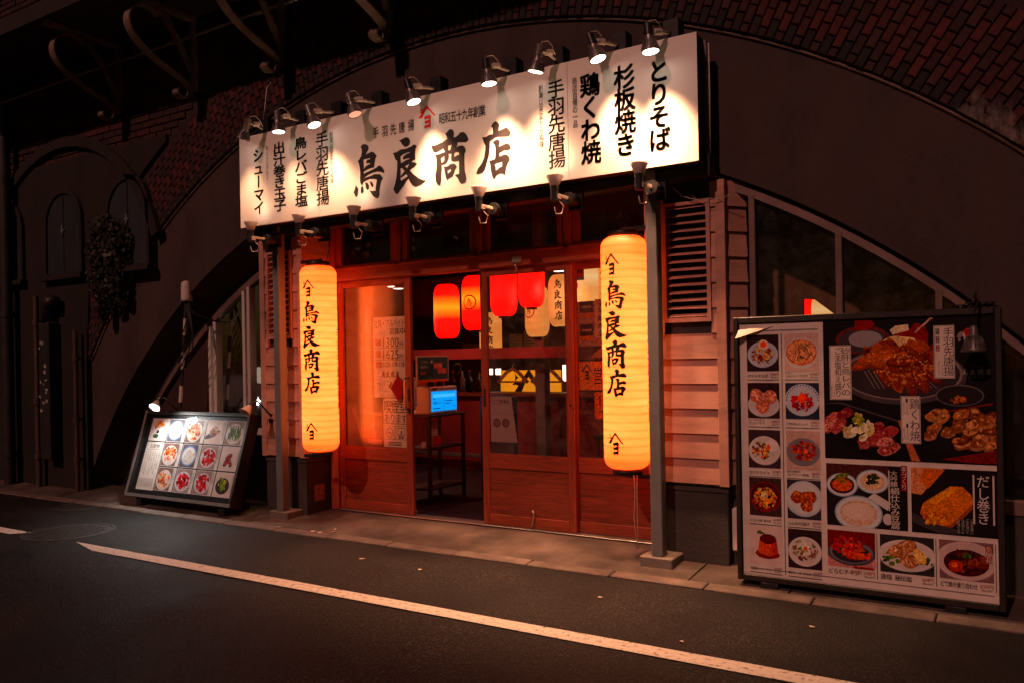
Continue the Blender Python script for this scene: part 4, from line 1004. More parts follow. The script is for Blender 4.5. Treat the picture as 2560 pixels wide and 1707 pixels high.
# ================================================================== BIG LANTERNS
def wrap(cx, cy_, r, face):
    """lettering on a cylinder; x measured along the arc, face = angle from -Y towards +X"""
    return lambda x, z: (cx + r * math.sin(face + x / r), cy_ - r * math.cos(face + x / r), z)
def big_lantern(cx, cy_, z0, z1, face, label):
    r = .152
    t = thing('paper_lantern', label, 'lantern', (cx, cy_, z0), 'tall orange lanterns by the doors')
    prof = [(0, .085)]; n = 90; H = z1 - z0
    for i in range(n + 1):
        q = i / n; h = .004 + (H - .008) * q; e = .075
        k = 1.0
        if h < e: k = math.sqrt(max(0, 1 - ((e - h) / e) ** 2)) * .42 + .58
        if H - h < e: k = math.sqrt(max(0, 1 - ((e - H + h) / e) ** 2)) * .42 + .58
        prof.append((h, r * k * (1 + .008 * abs(math.sin(h * math.pi / .052))) - .0012 + .0008 * math.sin(h * 9)))
    prof.append((H, .085))
    MB().lathe(prof, (cx, cy_, z0), (0, 0, 1), 36).build('paper_shade', 'paper_orange', t)
    for z in (z0 - .035, z1 + .001):
        m = MB().lathe([(0, .088), (0, .097), (.034, .097), (.034, .088)], (cx, cy_, z), (0, 0, 1), 28); m.build('rim', 'black', t)
    m = MB().box(cx - .21 if cx < -4 else cx - .02, cx + .02 if cx < -4 else cx + .18, cy_ + .005, cy_ + .03, z1 + .036, z1 + .062); m.build('hanger_bar', 'black', t)
    m = MB().box(cx - .21 if cx < -4 else cx - .02, cx + .02 if cx < -4 else cx + .18, cy_ + .005, cy_ + .03, z0 - .062, z0 - .036); m.build('stay_bar', 'black', t)
    pl = Place(wrap(cx, cy_, r * 1.012, face), True); pl.curved = True
    m = MB(); u = lambda q: z1 - H * q
    put_brush(m, '#', -.012, u(.126), .118, .148, pl); m.build('emblem', 'ink_lantern', t); m = MB(); put_brush(m, '#', -.004, u(.884), .118, .148, pl); m.build('emblem', 'ink_lantern', t); m = MB()
    for ch, q, w, h in (('鳥', .256, .160, .190), ('良', .386, .172, .188), ('商', .507, .162, .188), ('店', .629, .152, .186)): put_brush(m, ch, .005, u(q), w, h, pl)
    m.build('brush_lettering', 'ink_lantern', t)
    for off, txt in ((-1.12, '手羽先唐揚専門'), (1.9, '手羽先唐揚専門')):
        m = MB(); pl2 = Place(wrap(cx, cy_, r * 1.016, face + off), True)
        for i, ch in enumerate(txt): put_char(m, ch, 0, u(.37 + .066 * i), .075, .095, .02, pl2)
        m.build('small_lettering', 'ink_lantern', t)
    return t
lx = PYp(799, 900, -.35).x; big_lantern(lx, -.35, .614, 2.165, R(16), 'tall glowing orange paper lantern left of the doors')
rx_ = PYp(1564, 900, -.35).x; big_lantern(rx_, -.35, .622, 2.150, R(-4), 'tall glowing orange paper lantern right of the doors')
m = MB()
for k in (-.012, .012): m.tube([(rx_ + .06 + k, -.36, .585), (rx_ + .065 + k * .6, -.37, .48), (rx_ + .06 + k, -.37, .3), (rx_ + .068 + k * .3, -.365, .10)], .0022, 5)
tag(m.build('cord', 'cable_white', None, (rx_ + .06, -.36, .1)), 'thin pale cord hanging from the right big lantern to the floor', 'cord')
tag(MB().tube([(lx + .08, -.33, 2.20), (lx + .09, -.30, 2.32), (lx + .07, -.27, 2.42), (lx + .09, -.24, 2.56)], .004, 6).build('lantern_cable', 'rubber', None, (lx + .08, -.33, 2.2)), 'black cable rising from the left big lantern', 'cable')
tag(MB().tube([(rx_ + .0, -.33, 2.19), (rx_ + .02, -.30, 2.28), (rx_ - .04, -.27, 2.33), (rx_ - .09, -.25, 2.29), (rx_ - .06, -.24, 2.4)], .004, 6).build('lantern_cable', 'rubber', None, (rx_, -.33, 2.19)), 'black cable curling above the right big lantern', 'cable')

# ================================================================== INSIDE THE SHOP
LRED = 'red lanterns hanging inside'; LCRM = 'cream lanterns hanging inside'
def small_lantern(u, v, wpx, hpx, mat_, label, text=None, disc=False, face=None):
    p = PWp(u, v, F * .265 / wpx); r = .1325; H = hpx * .265 / wpx
    if H > .62: H = .55
    z0 = p.z - H / 2
    t = thing('hanging_lantern', label, 'lantern', (p.x, p.y, z0), LRED if 'red' in mat_ else LCRM)
    prof = [(0, .06)]; n = 34
    for i in range(n + 1):
        h = .003 + (H - .006) * i / n; e = .13; k = 1.0
        if h < e: k = .52 + .48 * math.sqrt(max(0, 1 - ((e - h) / e) ** 2))
        if H - h < e: k = .52 + .48 * math.sqrt(max(0, 1 - ((e - H + h) / e) ** 2))
        prof.append((h, r * k * (1 + .010 * abs(math.sin(h * math.pi / .032)))))
    prof.append((H, .06))
    MB().lathe(prof, (p.x, p.y, z0), (0, 0, 1), 22).build('paper_shade', mat_, t)
    for z in (z0 - .02, z0 + H): MB().cyl((p.x, p.y, z), (p.x, p.y, z + .02), .055, n=18).build('rim', 'black', t)
    MB().tube([(p.x, p.y, z0 + H), (p.x, p.y, RZ1)], .004, 5).build('cord', 'rubber', t)
    fc = math.atan2(CAM.x - p.x, -(CAM.y - p.y)) + (face or 0)
    pl = Place(wrap(p.x, p.y, r * 1.022, fc), True); pl.curved = True
    if text:
        m = MB(); 
        for i, ch in enumerate(text): put_brush(m, ch, 0, z0 + H * (.80 - .20 * i), .085, .095, pl)
        m.build('brush_lettering', 'ink_lantern' if 'cream' in mat_ else 'lantern_red_ink', t)
    if disc:
        m = MB(); ns = 24; vs = []
        for i in range(ns):
            a = 6.283 * i / ns; vs += [pl(.075 * math.cos(a), z0 + H * .5 + .075 * math.sin(a)), pl(.062 * math.cos(a), z0 + H * .5 + .062 * math.sin(a))]
        m.add(vs, [(2 * i, (2 * i + 2) % (2 * ns), (2 * i + 3) % (2 * ns), 2 * i + 1) for i in range(ns)]); put_brush(m, '鳥', 0, z0 + H * .5, .065, .085, pl); m.build('emblem', 'lantern_red_ink', t)
    return t
small_lantern(1116.7, 779, 65, 134, 'paper_red_lit', 'red lantern with a yellow glow, leftmost in the doorway opening')
small_lantern(1187.6, 758, 66, 135, 'paper_red_lit', 'red lantern with a round emblem at the right of the doorway opening', None, True, -.45)
small_lantern(1259, 723, 67, 136, 'paper_red', 'red lantern behind the glass door, left one of two')
small_lantern(1328, 701, 66, 136, 'paper_red', 'red lantern behind the glass door, right one of two')
small_lantern(1033, 858, 41, 85, 'paper_red', 'small far red lantern beside the left door edge')
small_lantern(1226.7, 838, 56, 117, 'paper_cream', 'cream lantern low behind the left stile of the glass door', '鳥良商店', False, -.1)
small_lantern(1342.7, 779, 61, 126, 'paper_cream', 'cream lantern with a red emblem below the red lanterns', None, True, -.75)
small_lantern(1403.4, 752, 65, 129, 'paper_cream', 'cream lantern lettered in black at the right of the glass door', '鳥良商店', False, -.25)
small_lantern(1462.7, 716, 66, 134, 'paper_cream_lit', 'bright cream lantern above the map notice in the right door', None, True, -1.1)
small_lantern(1519, 690, 62, 128, 'paper_cream', 'cream lantern half hidden behind the right big lantern', '鳥良商店', False, -.3)
small_lantern(2015, 792, 58, 118, 'paper_red', 'red lantern seen through the right side window')
small_lantern(2064, 800, 66, 128, 'paper_cream_lit', 'cream lantern seen through the right side window')
small_lantern(690, 905, 48, 98, 'paper_cream', 'cream lantern seen through the left side window')
INK0 = (0.05, 0.03, 0.028)
# counter, beams, back wall pieces
ct = thing('bar_counter', 'dark red bar counter running across the shop interior', 'counter', (-5, 2.7, FZ))
B('counter_top', -7.2, -2.3, 2.55, 3.0, .93, .97, 'wood_h', ct); B('counter_front', -7.2, -2.3, 2.62, 2.66, FZ, .93, 'room_red', ct, .002); B('foot_rail', -7.2, -2.3, 2.52, 2.56, .22, .26, 'aluminium', ct)
tag(B('cross_beam', -7.6, -1.6, 2.15, 2.3, 1.36, 1.48, 'room_red'), 'red timber beam crossing behind the hanging lanterns', 'beam')
tag(B('interior_post', -4.52, -4.40, 2.35, 2.47, FZ, RZ1, 'steel_grey'), 'grey square pillar standing inside behind the glass door', 'pillar')
tag(B('ceiling_duct', -7.6, -4.3, 2.6, 3.2, 1.9, 2.35, 'room_dark', None, .02), 'long dark duct hanging at the back of the shop', 'duct')
yp = thing('glowing_yellow_panel', 'yellow panel given its own glow with dark roof emblem behind the bar counter', 'panel', (-5, 3.02, .58))
B('panel', -5.40, -4.58, 3.02, 3.06, .58, 1.22, 'glowing_yellow_panel', yp); 
m = MB(); put_brush(m, '#', -5.0, .88, .52, .72, lambda x, z: (x, 3.016, z)); m.build('emblem', 'ink', yp)
tag(B('shelf_rail', -5.6, -4.3, 2.90, 2.98, .80, .945, 'wood_dark'), 'dark rail in front of the yellow panel', 'rail')
def hanger(x, z, y, label):
    t = thing('coat_hanger', label, 'hanger', (x, y, z)); m = MB()
    m.strap([(x - .21, y, z - .13), (x - .08, y, z - .01), (x, y, z + .03), (x + .08, y, z - .01), (x + .21, y, z - .13)], (0, 1, 0), .025, .035); m.build('shoulder', 'wood_pale', t)
    MB().box(x - .18, x + .18, y - .008, y + .008, z - .135, z - .115).build('bar', 'wood_pale', t)
    MB().tube([(x, y, z + .03), (x, y, z + .07), (x + .02, y, z + .09), (x + .03, y, z + .07)], .004, 6).build('hook', 'chrome', t)
hanger(-5.17, 1.21, 2.93, 'left wooden coat hanger before the yellow panel'); hanger(-4.70, 1.21, 2.93, 'right wooden coat hanger before the yellow panel')
def wlamp(x0, x1, z0, z1, label, y=3.2):
    t = thing('wall_lamp', label, 'lamp', ((x0 + x1) / 2, y, z0)); B('shade', x0, x1, y - .03, y + .02, z0, z1, 'lamp_white', t)
    B('bracket', x0 + .01, x1 - .01, y + .021, y + .05, z0 + .01, z1 - .01, 'black', t); m = MB()
    m.box(x0 - .006, x0, y - .034, y + .02, z0 - .006, z1 + .006); m.box(x1, x1 + .006, y - .034, y + .02, z0 - .006, z1 + .006); m.build('frame', 'wood_dark', t)
wlamp(-5.69, -5.605, 1.165, 1.24, 'left of two small white square lamps'); wlamp(-5.57, -5.485, 1.165, 1.24, 'right of two small white square lamps'); wlamp(-4.625, -4.575, 1.085, 1.275, 'upright white lamp beside the yellow panel')
def dlight(u, v, w, label):
    p = PWp(u, v, w); t = thing('ceiling_light', label, 'lamp', (p.x, p.y, p.z))
    MB().lathe([(0, .055), (.03, .05), (.06, .03)], p, (0, 0, 1), 16).build('housing', 'room_red', t); MB().cyl((p.x, p.y, p.z - .004), (p.x, p.y, p.z + .006), .05, n=16).build('bulb', 'lamp_white', t)
    MB().tube([(p.x, p.y, p.z + .06), (p.x, p.y, RZ1)], .005, 5).build('stem', 'rubber', t)
    spot(t, (p.x, p.y, p.z - .02), (0, -.1, -1), 22, 165, .6, (1, .42, .28), .06)
dlight(1397, 678, 8.0, 'bright small lamp above the lettered cream lantern'); dlight(981, 717, 8.6, 'left of two small round lights in the left door'); dlight(996, 722, 8.6, 'right of two small round lights in the left door')
# green chalk board with yellow marks
pr = Print(plane_xz(3.55)); bx0, bx1 = -6.85, -5.75
pr.rect(bx0, .95, bx1, 1.42, rgb(62, 46, 24)); 
for cx, cz in ((-6.42, 1.17), (-6.05, 1.02)):
    pts = [(cx + .06 * math.cos(a), cz + .09 + .05 * math.sin(a)) for a in [3.0 - .5 * i for i in range(8)]] + [(cx, cz)]
    for i in range(len(pts) - 1):
        (a, b), (c, d) = pts[i], pts[i + 1]; pr.poly([(a, b - .012), (c, d - .012), (c, d + .012), (a, b + .012)], rgb(200, 190, 30))
pr.pile(-6.3, 1.05, .12, .05, [rgb(40, 90, 20), rgb(70, 110, 20)], 12)
tag(pr.build('chalk_board', 'print', None, (-6.3, 3.55, .95)), 'dark board with yellow question marks behind the phone charger', 'board')
for k, (u, v, w_, h_) in enumerate(((1331, 855, .26, .30), (1180, 880, .3, .22), (1290, 860, .2, .26))):
    p = PYp(u, v, 3.9); q = Print(plane_xz(3.9)); q.rect(p.x - w_ / 2, p.z - h_ / 2, p.x + w_ / 2, p.z + h_ / 2, rgb(170, 150, 135))
    for i in range(7): q.rect(p.x - w_ * .4, p.z + h_ * (.38 - .11 * i), p.x + w_ * random.uniform(-.1, .4), p.z + h_ * (.41 - .11 * i), rgb(90, 60, 55))
    tag(q.build('wall_sheet', 'print', None, (p.x, 3.9, p.z)), ('pale paper sheet on the back wall right of the pillar', 'paper sheet on the back wall above the charger poster', 'paper sheet on the back wall left of the pillar')[k], 'paper')
for i in range(12):
    x = -6.9 + .13 * i + random.uniform(-.02, .02); hh = random.uniform(.2, .3); t = thing('bottle', '%s bottle from the left on the bar counter inside' % ('first', 'second', 'third', 'fourth', 'fifth', 'sixth', 'seventh', 'eighth', 'ninth', 'tenth', 'eleventh', 'twelfth')[i], 'bottle', (x, 2.85, .971), 'bottles on the bar counter')
    MB().lathe([(0, .0), (0, .034), (hh * .6, .034), (hh * .75, .014), (hh, .013), (hh, 0)], (x, 2.85, .971), (0, 0, 1), 10).build('glass_body', ('bottle_green', 'bottle_brown', 'sticker')[i % 3], t)
    MB().cyl((x, 2.85, .971 + hh), (x, 2.85, .971 + hh + .02), .014, n=8).build('cap', 'ink_red' if i % 2 else 'black', t)
ab = thing('standing_sign', 'pale standing sign with two dark circles behind the glass door', 'sign', (-3.75, .9, FZ))
q = Print(plane_xz(.9)); x0 = PYp(1226, 1000, .9).x; x1 = PYp(1278, 1000, .9).x; z1 = PYp(1250, 990, .9).z; z0 = PYp(1250, 1104, .9).z
q.poly([(x0, z0), (x1 + .06, z0), (x1, z1), (x0, z1)], rgb(150, 128, 122))
for k in (.3, .72): q.ell(x0 + (x1 - x0) * k, z0 + (z1 - z0) * .42, .04, .04, rgb(60, 34, 34)); q.ell(x0 + (x1 - x0) * k, z0 + (z1 - z0) * .42, .03, .03, rgb(110, 70, 62))
q.text('ご予約', x0 + .02, x1 - .02, z1 - .05, .04, .01, INK0); q.build('printed_face', 'print', ab); B('board', x0 - .01, x1 + .01, .905, .93, FZ, z1, 'wood_dark', ab)
p = PYp(656, 930, 1.0); wlamp(p.x - .06, p.x + .06, p.z - .12, p.z + .06, 'white lamp glowing behind the left side window', 1.0)
lw = [o for o in bpy.data.objects if o.name.startswith('wall_lamp')][-1]
spot(lw, (p.x, .93, p.z), (-.4, -1, .05), 14, 170, .5, (1, .74, .56), .08)
tag(B('inner_partition', -8.2, -6.05, 1.35, 1.4, FZ, 2.6, 'bulkhead_brown'), 'brown partition seen through the left side window', 'partition')
# side stand with charger
st = thing('side_stand', 'tall black shelf stand just inside the doorway', 'stand', (-4.65, .8, FZ))
sx0, sx1, sy0, sy1 = -4.86, -4.55, .51, 1.06
for x in (sx0, sx1 - .03):
    for y in (sy0, sy1 - .03): B('leg', x, x + .03, y, y + .03, FZ, .84, 'wood_dark', st, .003)
B('top', sx0 - .01, sx1 + .01, sy0 - .01, sy1 + .01, .841, .866, 'wood_dark', st)
for z in (.18, .545): B('shelf', sx0, sx1, sy0 + .005, sy1 - .005, z, z + .018, 'wood_dark', st, .002)
ch = thing('phone_charger', 'white charging machine with a blue screen on the black stand', 'charger', (-4.65, .75, .867))
cx0, cx1, cy0, cy1, cz0, cz1 = -4.80, -4.556, .525, .955, .8675, 1.12
B('body', cx0, cx1, cy0, cy1, cz0, cz1, 'device_white', ch, .012)
MB().box(cx1 + .0005, cx1 + .003, .55, .935, .895, 1.075).build('screen', 'screen_blue', ch)
m = MB(); m.box(cx1 + .003, cx1 + .0036, .575, .91, 1.02, 1.05); m.build('screen_banner', 'screen_pale', ch)
m = MB()
pls = Place(lambda y, z: (cx1 + .0045, y, z), False); htext(m, '充電はここで', .57, .70, .97, .022, .02, 0, pls)
for a, b, c in ((.575, .68, .915), (.76, .87, .98), (.76, .83, .955), (.885, .905, .93), (.575, .60, 1.0)): m.box(cx1 + .003, cx1 + .0042, a, b, c, c + .008)
m.box(cx1 + .003, cx1 + .004, .735, .738, .90, 1.01); m.build('screen_marks', 'screen_dark', ch)
m = MB(); htext(m, '充電サービス', .55, .76, 1.098, .022, .02, 0, Place(lambda y, z: (cx1 + .0012, y, z), False))
for i in range(5): m.cyl((cx1 + .0003, .79 + .033 * i, 1.098), (cx1 + .001, .79 + .033 * i, 1.098), .008, n=8)
m.build('marks', 'ink', ch)
for y in (.56, .70, .82): B('power_bank', cx1 - .05, cx1 - .015, y, y + .06, cz1 + .0005, cz1 + .045, 'black', ch, .004)
pp = thing('counter_poster', 'grey green poster panel standing above the phone charger', 'poster', (-4.68, .6, 1.121))
pr = Print(lambda y, z, d: (-4.615 + d, y, z)); pr.rect(.43, 1.135, .90, 1.395, rgb(200, 190, 175)); pr.rect(.44, 1.185, .89, 1.388, rgb(72, 92, 92)); pr.rect(.44, 1.137, .89, 1.184, rgb(230, 110, 40))
pr.rect(.60, 1.20, .68, 1.37, rgb(110, 125, 125)); pr.rect(.605, 1.205, .675, 1.365, rgb(60, 80, 84)); pr.ell(.64, 1.345, .015, .015, rgb(220, 220, 215))
pr.rect(.67, 1.285, .80, 1.335, rgb(235, 110, 100)); pr.text('スマホ充電', .675, .795, 1.31, .032, .02, rgb(250, 235, 225)); pr.rect(.73, 1.235, .86, 1.285, rgb(235, 110, 100)); pr.text('レンタル', .74, .85, 1.26, .034, .02, rgb(250, 235, 225))
pr.text('ここから', .46, .58, 1.345, .028, .02, rgb(225, 225, 215)); pr.text('返却も', .47, .58, 1.30, .03, .02, rgb(225, 225, 215)); pr.text('簡単！', .47, .57, 1.245, .03, .03, rgb(235, 120, 90))
pr.build('printed_face', 'print', pp); B('board', -4.628, -4.617, .425, .905, 1.121, 1.40, 'device_white', pp, .002)
br = thing('leaflet_holder', 'clear holder with pink leaflets on the stand shelf', 'leaflets', (-4.66, .62, .565))
pr = Print(lambda y, z, d: (-4.60 + d, y, z))
pr.rect(.53, .565, .70, .80, rgb(190, 150, 150)); pr.rect(.58, .67, .69, .79, rgb(230, 200, 195)); pr.ell(.635, .74, .03, .035, rgb(220, 150, 150)); pr.rect(.62, .57, .75, .665, rgb(200, 90, 100)); pr.ell(.69, .62, .04, .03, rgb(240, 30, 20))
pr.build('leaflet', 'print', br); B('holder', -4.66, -4.603, .525, .755, .5635, .62, 'aluminium', br, .002)
tag(B('covered_bin', -4.42, -4.12, 1.10, 1.35, FZ, 1.02, 'cloth_blue', None, .03), 'tall bin under a dark blue cloth right of the stand', 'bin')
tag(MB().tube([(-5.14, .12, .64), (-5.02, .14, .95), (-5.0, .15, 1.02)][:0] or [(-5.08, .10, .95), (-4.96, .12, .62), (-4.9, .13, .45), (-4.83, .14, FZ + .02)], .016, 8).build('wooden_pole', 'bamboo', None, (-4.9, .1, FZ)), 'leaning wooden pole inside the left door', 'pole')
# table with chair in the right door
tb = thing('stool', 'black stool behind the right door glass', 'stool', (-2.75, .75, FZ)); B('seat', -2.95, -2.60, .6, .9, .70, .74, 'black', tb)
for x in (-2.94, -2.63):
    for y in (.61, .87): B('leg', x, x + .025, y, y + .025, FZ, .70, 'wood_dark', tb)
tag(B('menu_stand', -2.80, -2.45, 1.2, 1.3, FZ, .98, 'base_concrete'), 'grey low cabinet behind the right door glass', 'cabinet')
tag(B('till', -3.0, -2.72, 1.0, 1.25, .96, 1.22, 'black', None, .01), 'black till on the cabinet behind the right door', 'till')
tag(B('low_cabinet', -3.05, -2.70, .98, 1.35, FZ, .958, 'room_red'), 'red wooden cabinet under the till', 'cabinet')

# ================================================================== NOTICES ON THE DOORS
def notice(name, label, Y): 
    return Print(plane_xz(Y)), name, label
INK = rgb(58, 36, 34); PAP = rgb(244, 232, 208)
def w1(x, y): p = PYp(840 + .2868 * x, 690 + .2868 * y, .022); return p.x, p.z
pr = Print(plane_xz(.0195), -.0001)      # behind the pane: layers step towards the glass
pr = Print(lambda x, z, d: (x, .0235 - d, z), .00012)
x0, x1, z0, z1 = -4.766, -4.404, 1.05, 1.732; W = x1 - x0
pr.rect(x0, z0, x1, z1, PAP); pr.text('社員・アルバイト', x0 + .01, x1 - .01, z1 - .055, .07, .02, INK); pr.text('募集中', x0 + .18, x1 - .01, z1 - .125, .06, .025, INK)
for i, (tx, dz) in enumerate((('1300', .215), ('1625', .315))):
    pr.rect(x0 + .02, z1 - dz - .025, x0 + .085, z1 - dz + .03, rgb(185, 120, 90)); pr.text(tx, x0 + .09, x0 + .285, z1 - dz, .105, .03, INK); pr.text('円', x0 + .29, x0 + .33, z1 - dz - .02, .04, .01, INK)
    pr.rect(x0 + .01, z1 - dz - .05, x1 - .01, z1 - dz - .047, INK)
pr.rect(x0 + .02, z1 - .43, x0 + .09, z1 - .375, rgb(175, 95, 75)); pr.text('0120-119-128', x0 + .10, x1 - .02, z1 - .40, .055, .015, INK)
for i, c in enumerate('鳥良商店'):
    pr.col = INK; pr.d += pr.step; dd = pr.d; put_brush(pr, c, x0 + .11 + .05 * i, z1 - .485, .042, .055, lambda x, z: (x, .0235 - dd, z))
for i in range(26): a, b = x0 + .02 + .28 * random.random(), z0 + .01 + .13 * random.random(); pr.rect(a, b, a + random.uniform(.01, .05), b + .004, rgb(160, 120, 95))
pr.pile(x0 + .24, z0 + .10, .07, .05, [rgb(190, 150, 110), rgb(160, 100, 70)], 14, .2)
tag(pr.build('recruitment_poster', 'print', None, (x0, .0235, z0)), 'pale recruitment poster with large hourly wages on the left door', 'poster')
pr = Print(lambda x, z, d: (x, .0235 - d, z), .00012); x0, x1, z0, z1 = -4.668, -4.404, .628, 1.042
pr.rect(x0, z0, x1, z1, rgb(246, 234, 214)); pr.text('喫煙室', x0 + .01, x1 - .005, z1 - .07, .11, .035, INK); pr.text('あります', x0 + .008, x1 - .005, z1 - .17, .085, .03, INK)
pr.rect(x0 + .01, z1 - .218, x1 - .008, z1 - .212, INK); pr.rect(x0 + .012, z0 + .065, x0 + .125, z1 - .232, INK); pr.rect(x0 + .016, z0 + .069, x0 + .121, z1 - .236, PAP)
pr.rect(x0 + .132, z0 + .065, x1 - .01, z1 - .232, INK); pr.rect(x0 + .136, z0 + .069, x1 - .014, z1 - .236, PAP)
pr.ell(x0 + .068, z0 + .122, .040, .045, INK); pr.ell(x0 + .068, z0 + .122, .033, .038, PAP); pr.poly([(x0 + .042, z0 + .152), (x0 + .047, z0 + .156), (x0 + .094, z0 + .092), (x0 + .089, z0 + .088)], INK); pr.rect(x0 + .045, z0 + .118, x0 + .09, z0 + .126, INK)
pr.rect(x0 + .155, z0 + .10, x0 + .235, z0 + .165, INK); pr.rect(x0 + .160, z0 + .105, x0 + .230, z0 + .160, PAP); pr.rect(x0 + .19, z0 + .11, x0 + .205, z0 + .14, INK); pr.rect(x0 + .17, z0 + .075, x0 + .19, z0 + .095, INK); pr.rect(x0 + .20, z0 + .075, x0 + .22, z0 + .095, INK)
for i in range(3): pr.rect(x0 + .05, z0 + .014 + .013 * i, x0 + .2, z0 + .019 + .013 * i, INK)
tag(pr.build('smoking_notice', 'print', None, (x0, .0235, z0)), 'notice about a smoking room at the bottom of the left door glass', 'notice')
(a, b), (c, d) = w1(275, 1185), w1(408, 1478); pr = Print(lambda x, z, d_: (x, .0235 - d_, z), .00012)
pr.rect(a, d, c - .005, b, rgb(120, 85, 80)); pr.rect(a, b - .025, c - .005, b, rgb(180, 140, 110)); pr.pile((a + c) / 2, (b + d) / 2, .05, .06, [rgb(190, 140, 110), rgb(60, 50, 80), rgb(150, 90, 80)], 20, .25); pr.rect(a + .005, d + .02, c - .012, d + .055, rgb(205, 170, 150)); pr.text('お得な', a + .008, c - .015, d + .037, .028, .02, INK)
tag(pr.build('flyer', 'print', None, (a, .0235, d)), 'small dark flyer left of the smoking room notice', 'flyer')
pr = Print(lambda x, z, d_: (x, -.0028 - d_, z), .0003); (a, b) = w1(560, 975); pr.poly([(a - .085, b), (a, b + .115), (a + .05, b + .05), (a + .05, b - .05), (a, b - .115)], rgb(120, 14, 16))
MB_ = pr.build('door_sticker', 'print', None, (a, -.003, b)); tag(MB_, 'dark red diamond sticker behind the chrome bar handle', 'sticker')
DY = .0655
def w3(x, y): p = PYp(1420 + .3443 * x, 640 + .3443 * y, DY); return p.x, p.z
pl3 = lambda x, z, d: (x, DY + .004 - d, z)
pr = Print(pl3, .00012); (a, b), (_, d) = w3(65, 335), w3(70, 745); c = a + .40
pr.rect(a, d, c, b, rgb(150, 112, 100)); pr.text('お近くの鳥良商店', a + .06, c - .08, b - .035, .035, .02, INK)
for q in range(9):
    p0 = (a + .4 * random.random(), d + .1 + .36 * random.random()); p1 = (a + .4 * random.random(), d + .1 + .36 * random.random()); pr.poly([p0, p1, (p1[0], p1[1] + .004), (p0[0], p0[1] + .004)], INK)
for i, (qx, qz) in enumerate(((.02, .30), (.02, .13), (.27, .30), (.27, .13))):
    pr.rect(a + qx, d + qz, a + qx + .11, d + qz + .12, rgb(60, 34, 32)); pr.rect(a + qx, d + qz, a + qx + .11, d + qz + .035, rgb(175, 100, 60)); pr.rect(a + qx + .015, d + qz + .07, a + qx + .095, d + qz + .085, rgb(150, 120, 100))
pr.rect(a + .145, d + .15, a + .245, d + .43, rgb(176, 140, 122))
for i, cc in enumerate('#鳥良商店'):
    pr.col = INK; pr.d += pr.step; dd = pr.d; put_brush(pr, cc, a + .185, d + .40 - .055 * i, .04 if i else .05, .05, lambda x, z: pl3(x, z, dd))
pr.rect(a + .01, d + .005, c - .01, d + .09, rgb(70, 42, 38)); pr.poly([(a + .1, d + .01), (a + .3, d + .005), (a + .36, d + .08), (a + .2, d + .085)], rgb(150, 100, 75))
tag(pr.build('map_notice', 'print', None, (a, DY, d)), 'map notice with shop photographs on the right door', 'notice')
pr = Print(pl3, .00012); (a, b), (_, d) = w3(75, 765), w3(78, 970); c = a + .36; pr.rect(a, d, c, b, rgb(200, 118, 66))
for i, cc in enumerate('#'): pr.col = INK; pr.d += pr.step; dd = pr.d; put_brush(pr, cc, a + .065, (b + d) / 2 + .03, .09, .12, lambda x, z: pl3(x, z, dd))
pr.text('営業中', a + .12, c - .01, (b + d) / 2, .13, .015, INK); tag(pr.build('opening_notice', 'print', None, (a, DY, d)), 'orange notice with large black characters on the right door', 'notice')
pr = Print(pl3, .00012); (a, b), (_, d) = w3(190, 985), w3(192, 1180); c = a + .25; pr.rect(a, d, c, b, rgb(190, 100, 55)); pr.text('11～', a + .02, c - .05, d + .14, .09, .01, INK); pr.text('～翌', a + .03, c - .03, d + .05, .08, .01, INK)
tag(pr.build('hours_notice', 'print', None, (a, DY, d)), 'lower orange opening hours notice on the right door', 'notice')
pr = Print(pl3, .00012); (a, b), (c, d) = w3(60, 95), w3(115, 175); pr.rect(a, d, c, b, rgb(170, 10, 16)); pr.rect(a, d, c, d + (b - d) * .28, rgb(40, 30, 40)); pr.text('SECOM', a + .003, c - .003, d + (b - d) * .14, .02, .02, rgb(190, 180, 175)); tag(pr.build('security_sticker', 'print', None, (a, DY, d)), 'small red security sticker at the top of the right door glass', 'sticker')

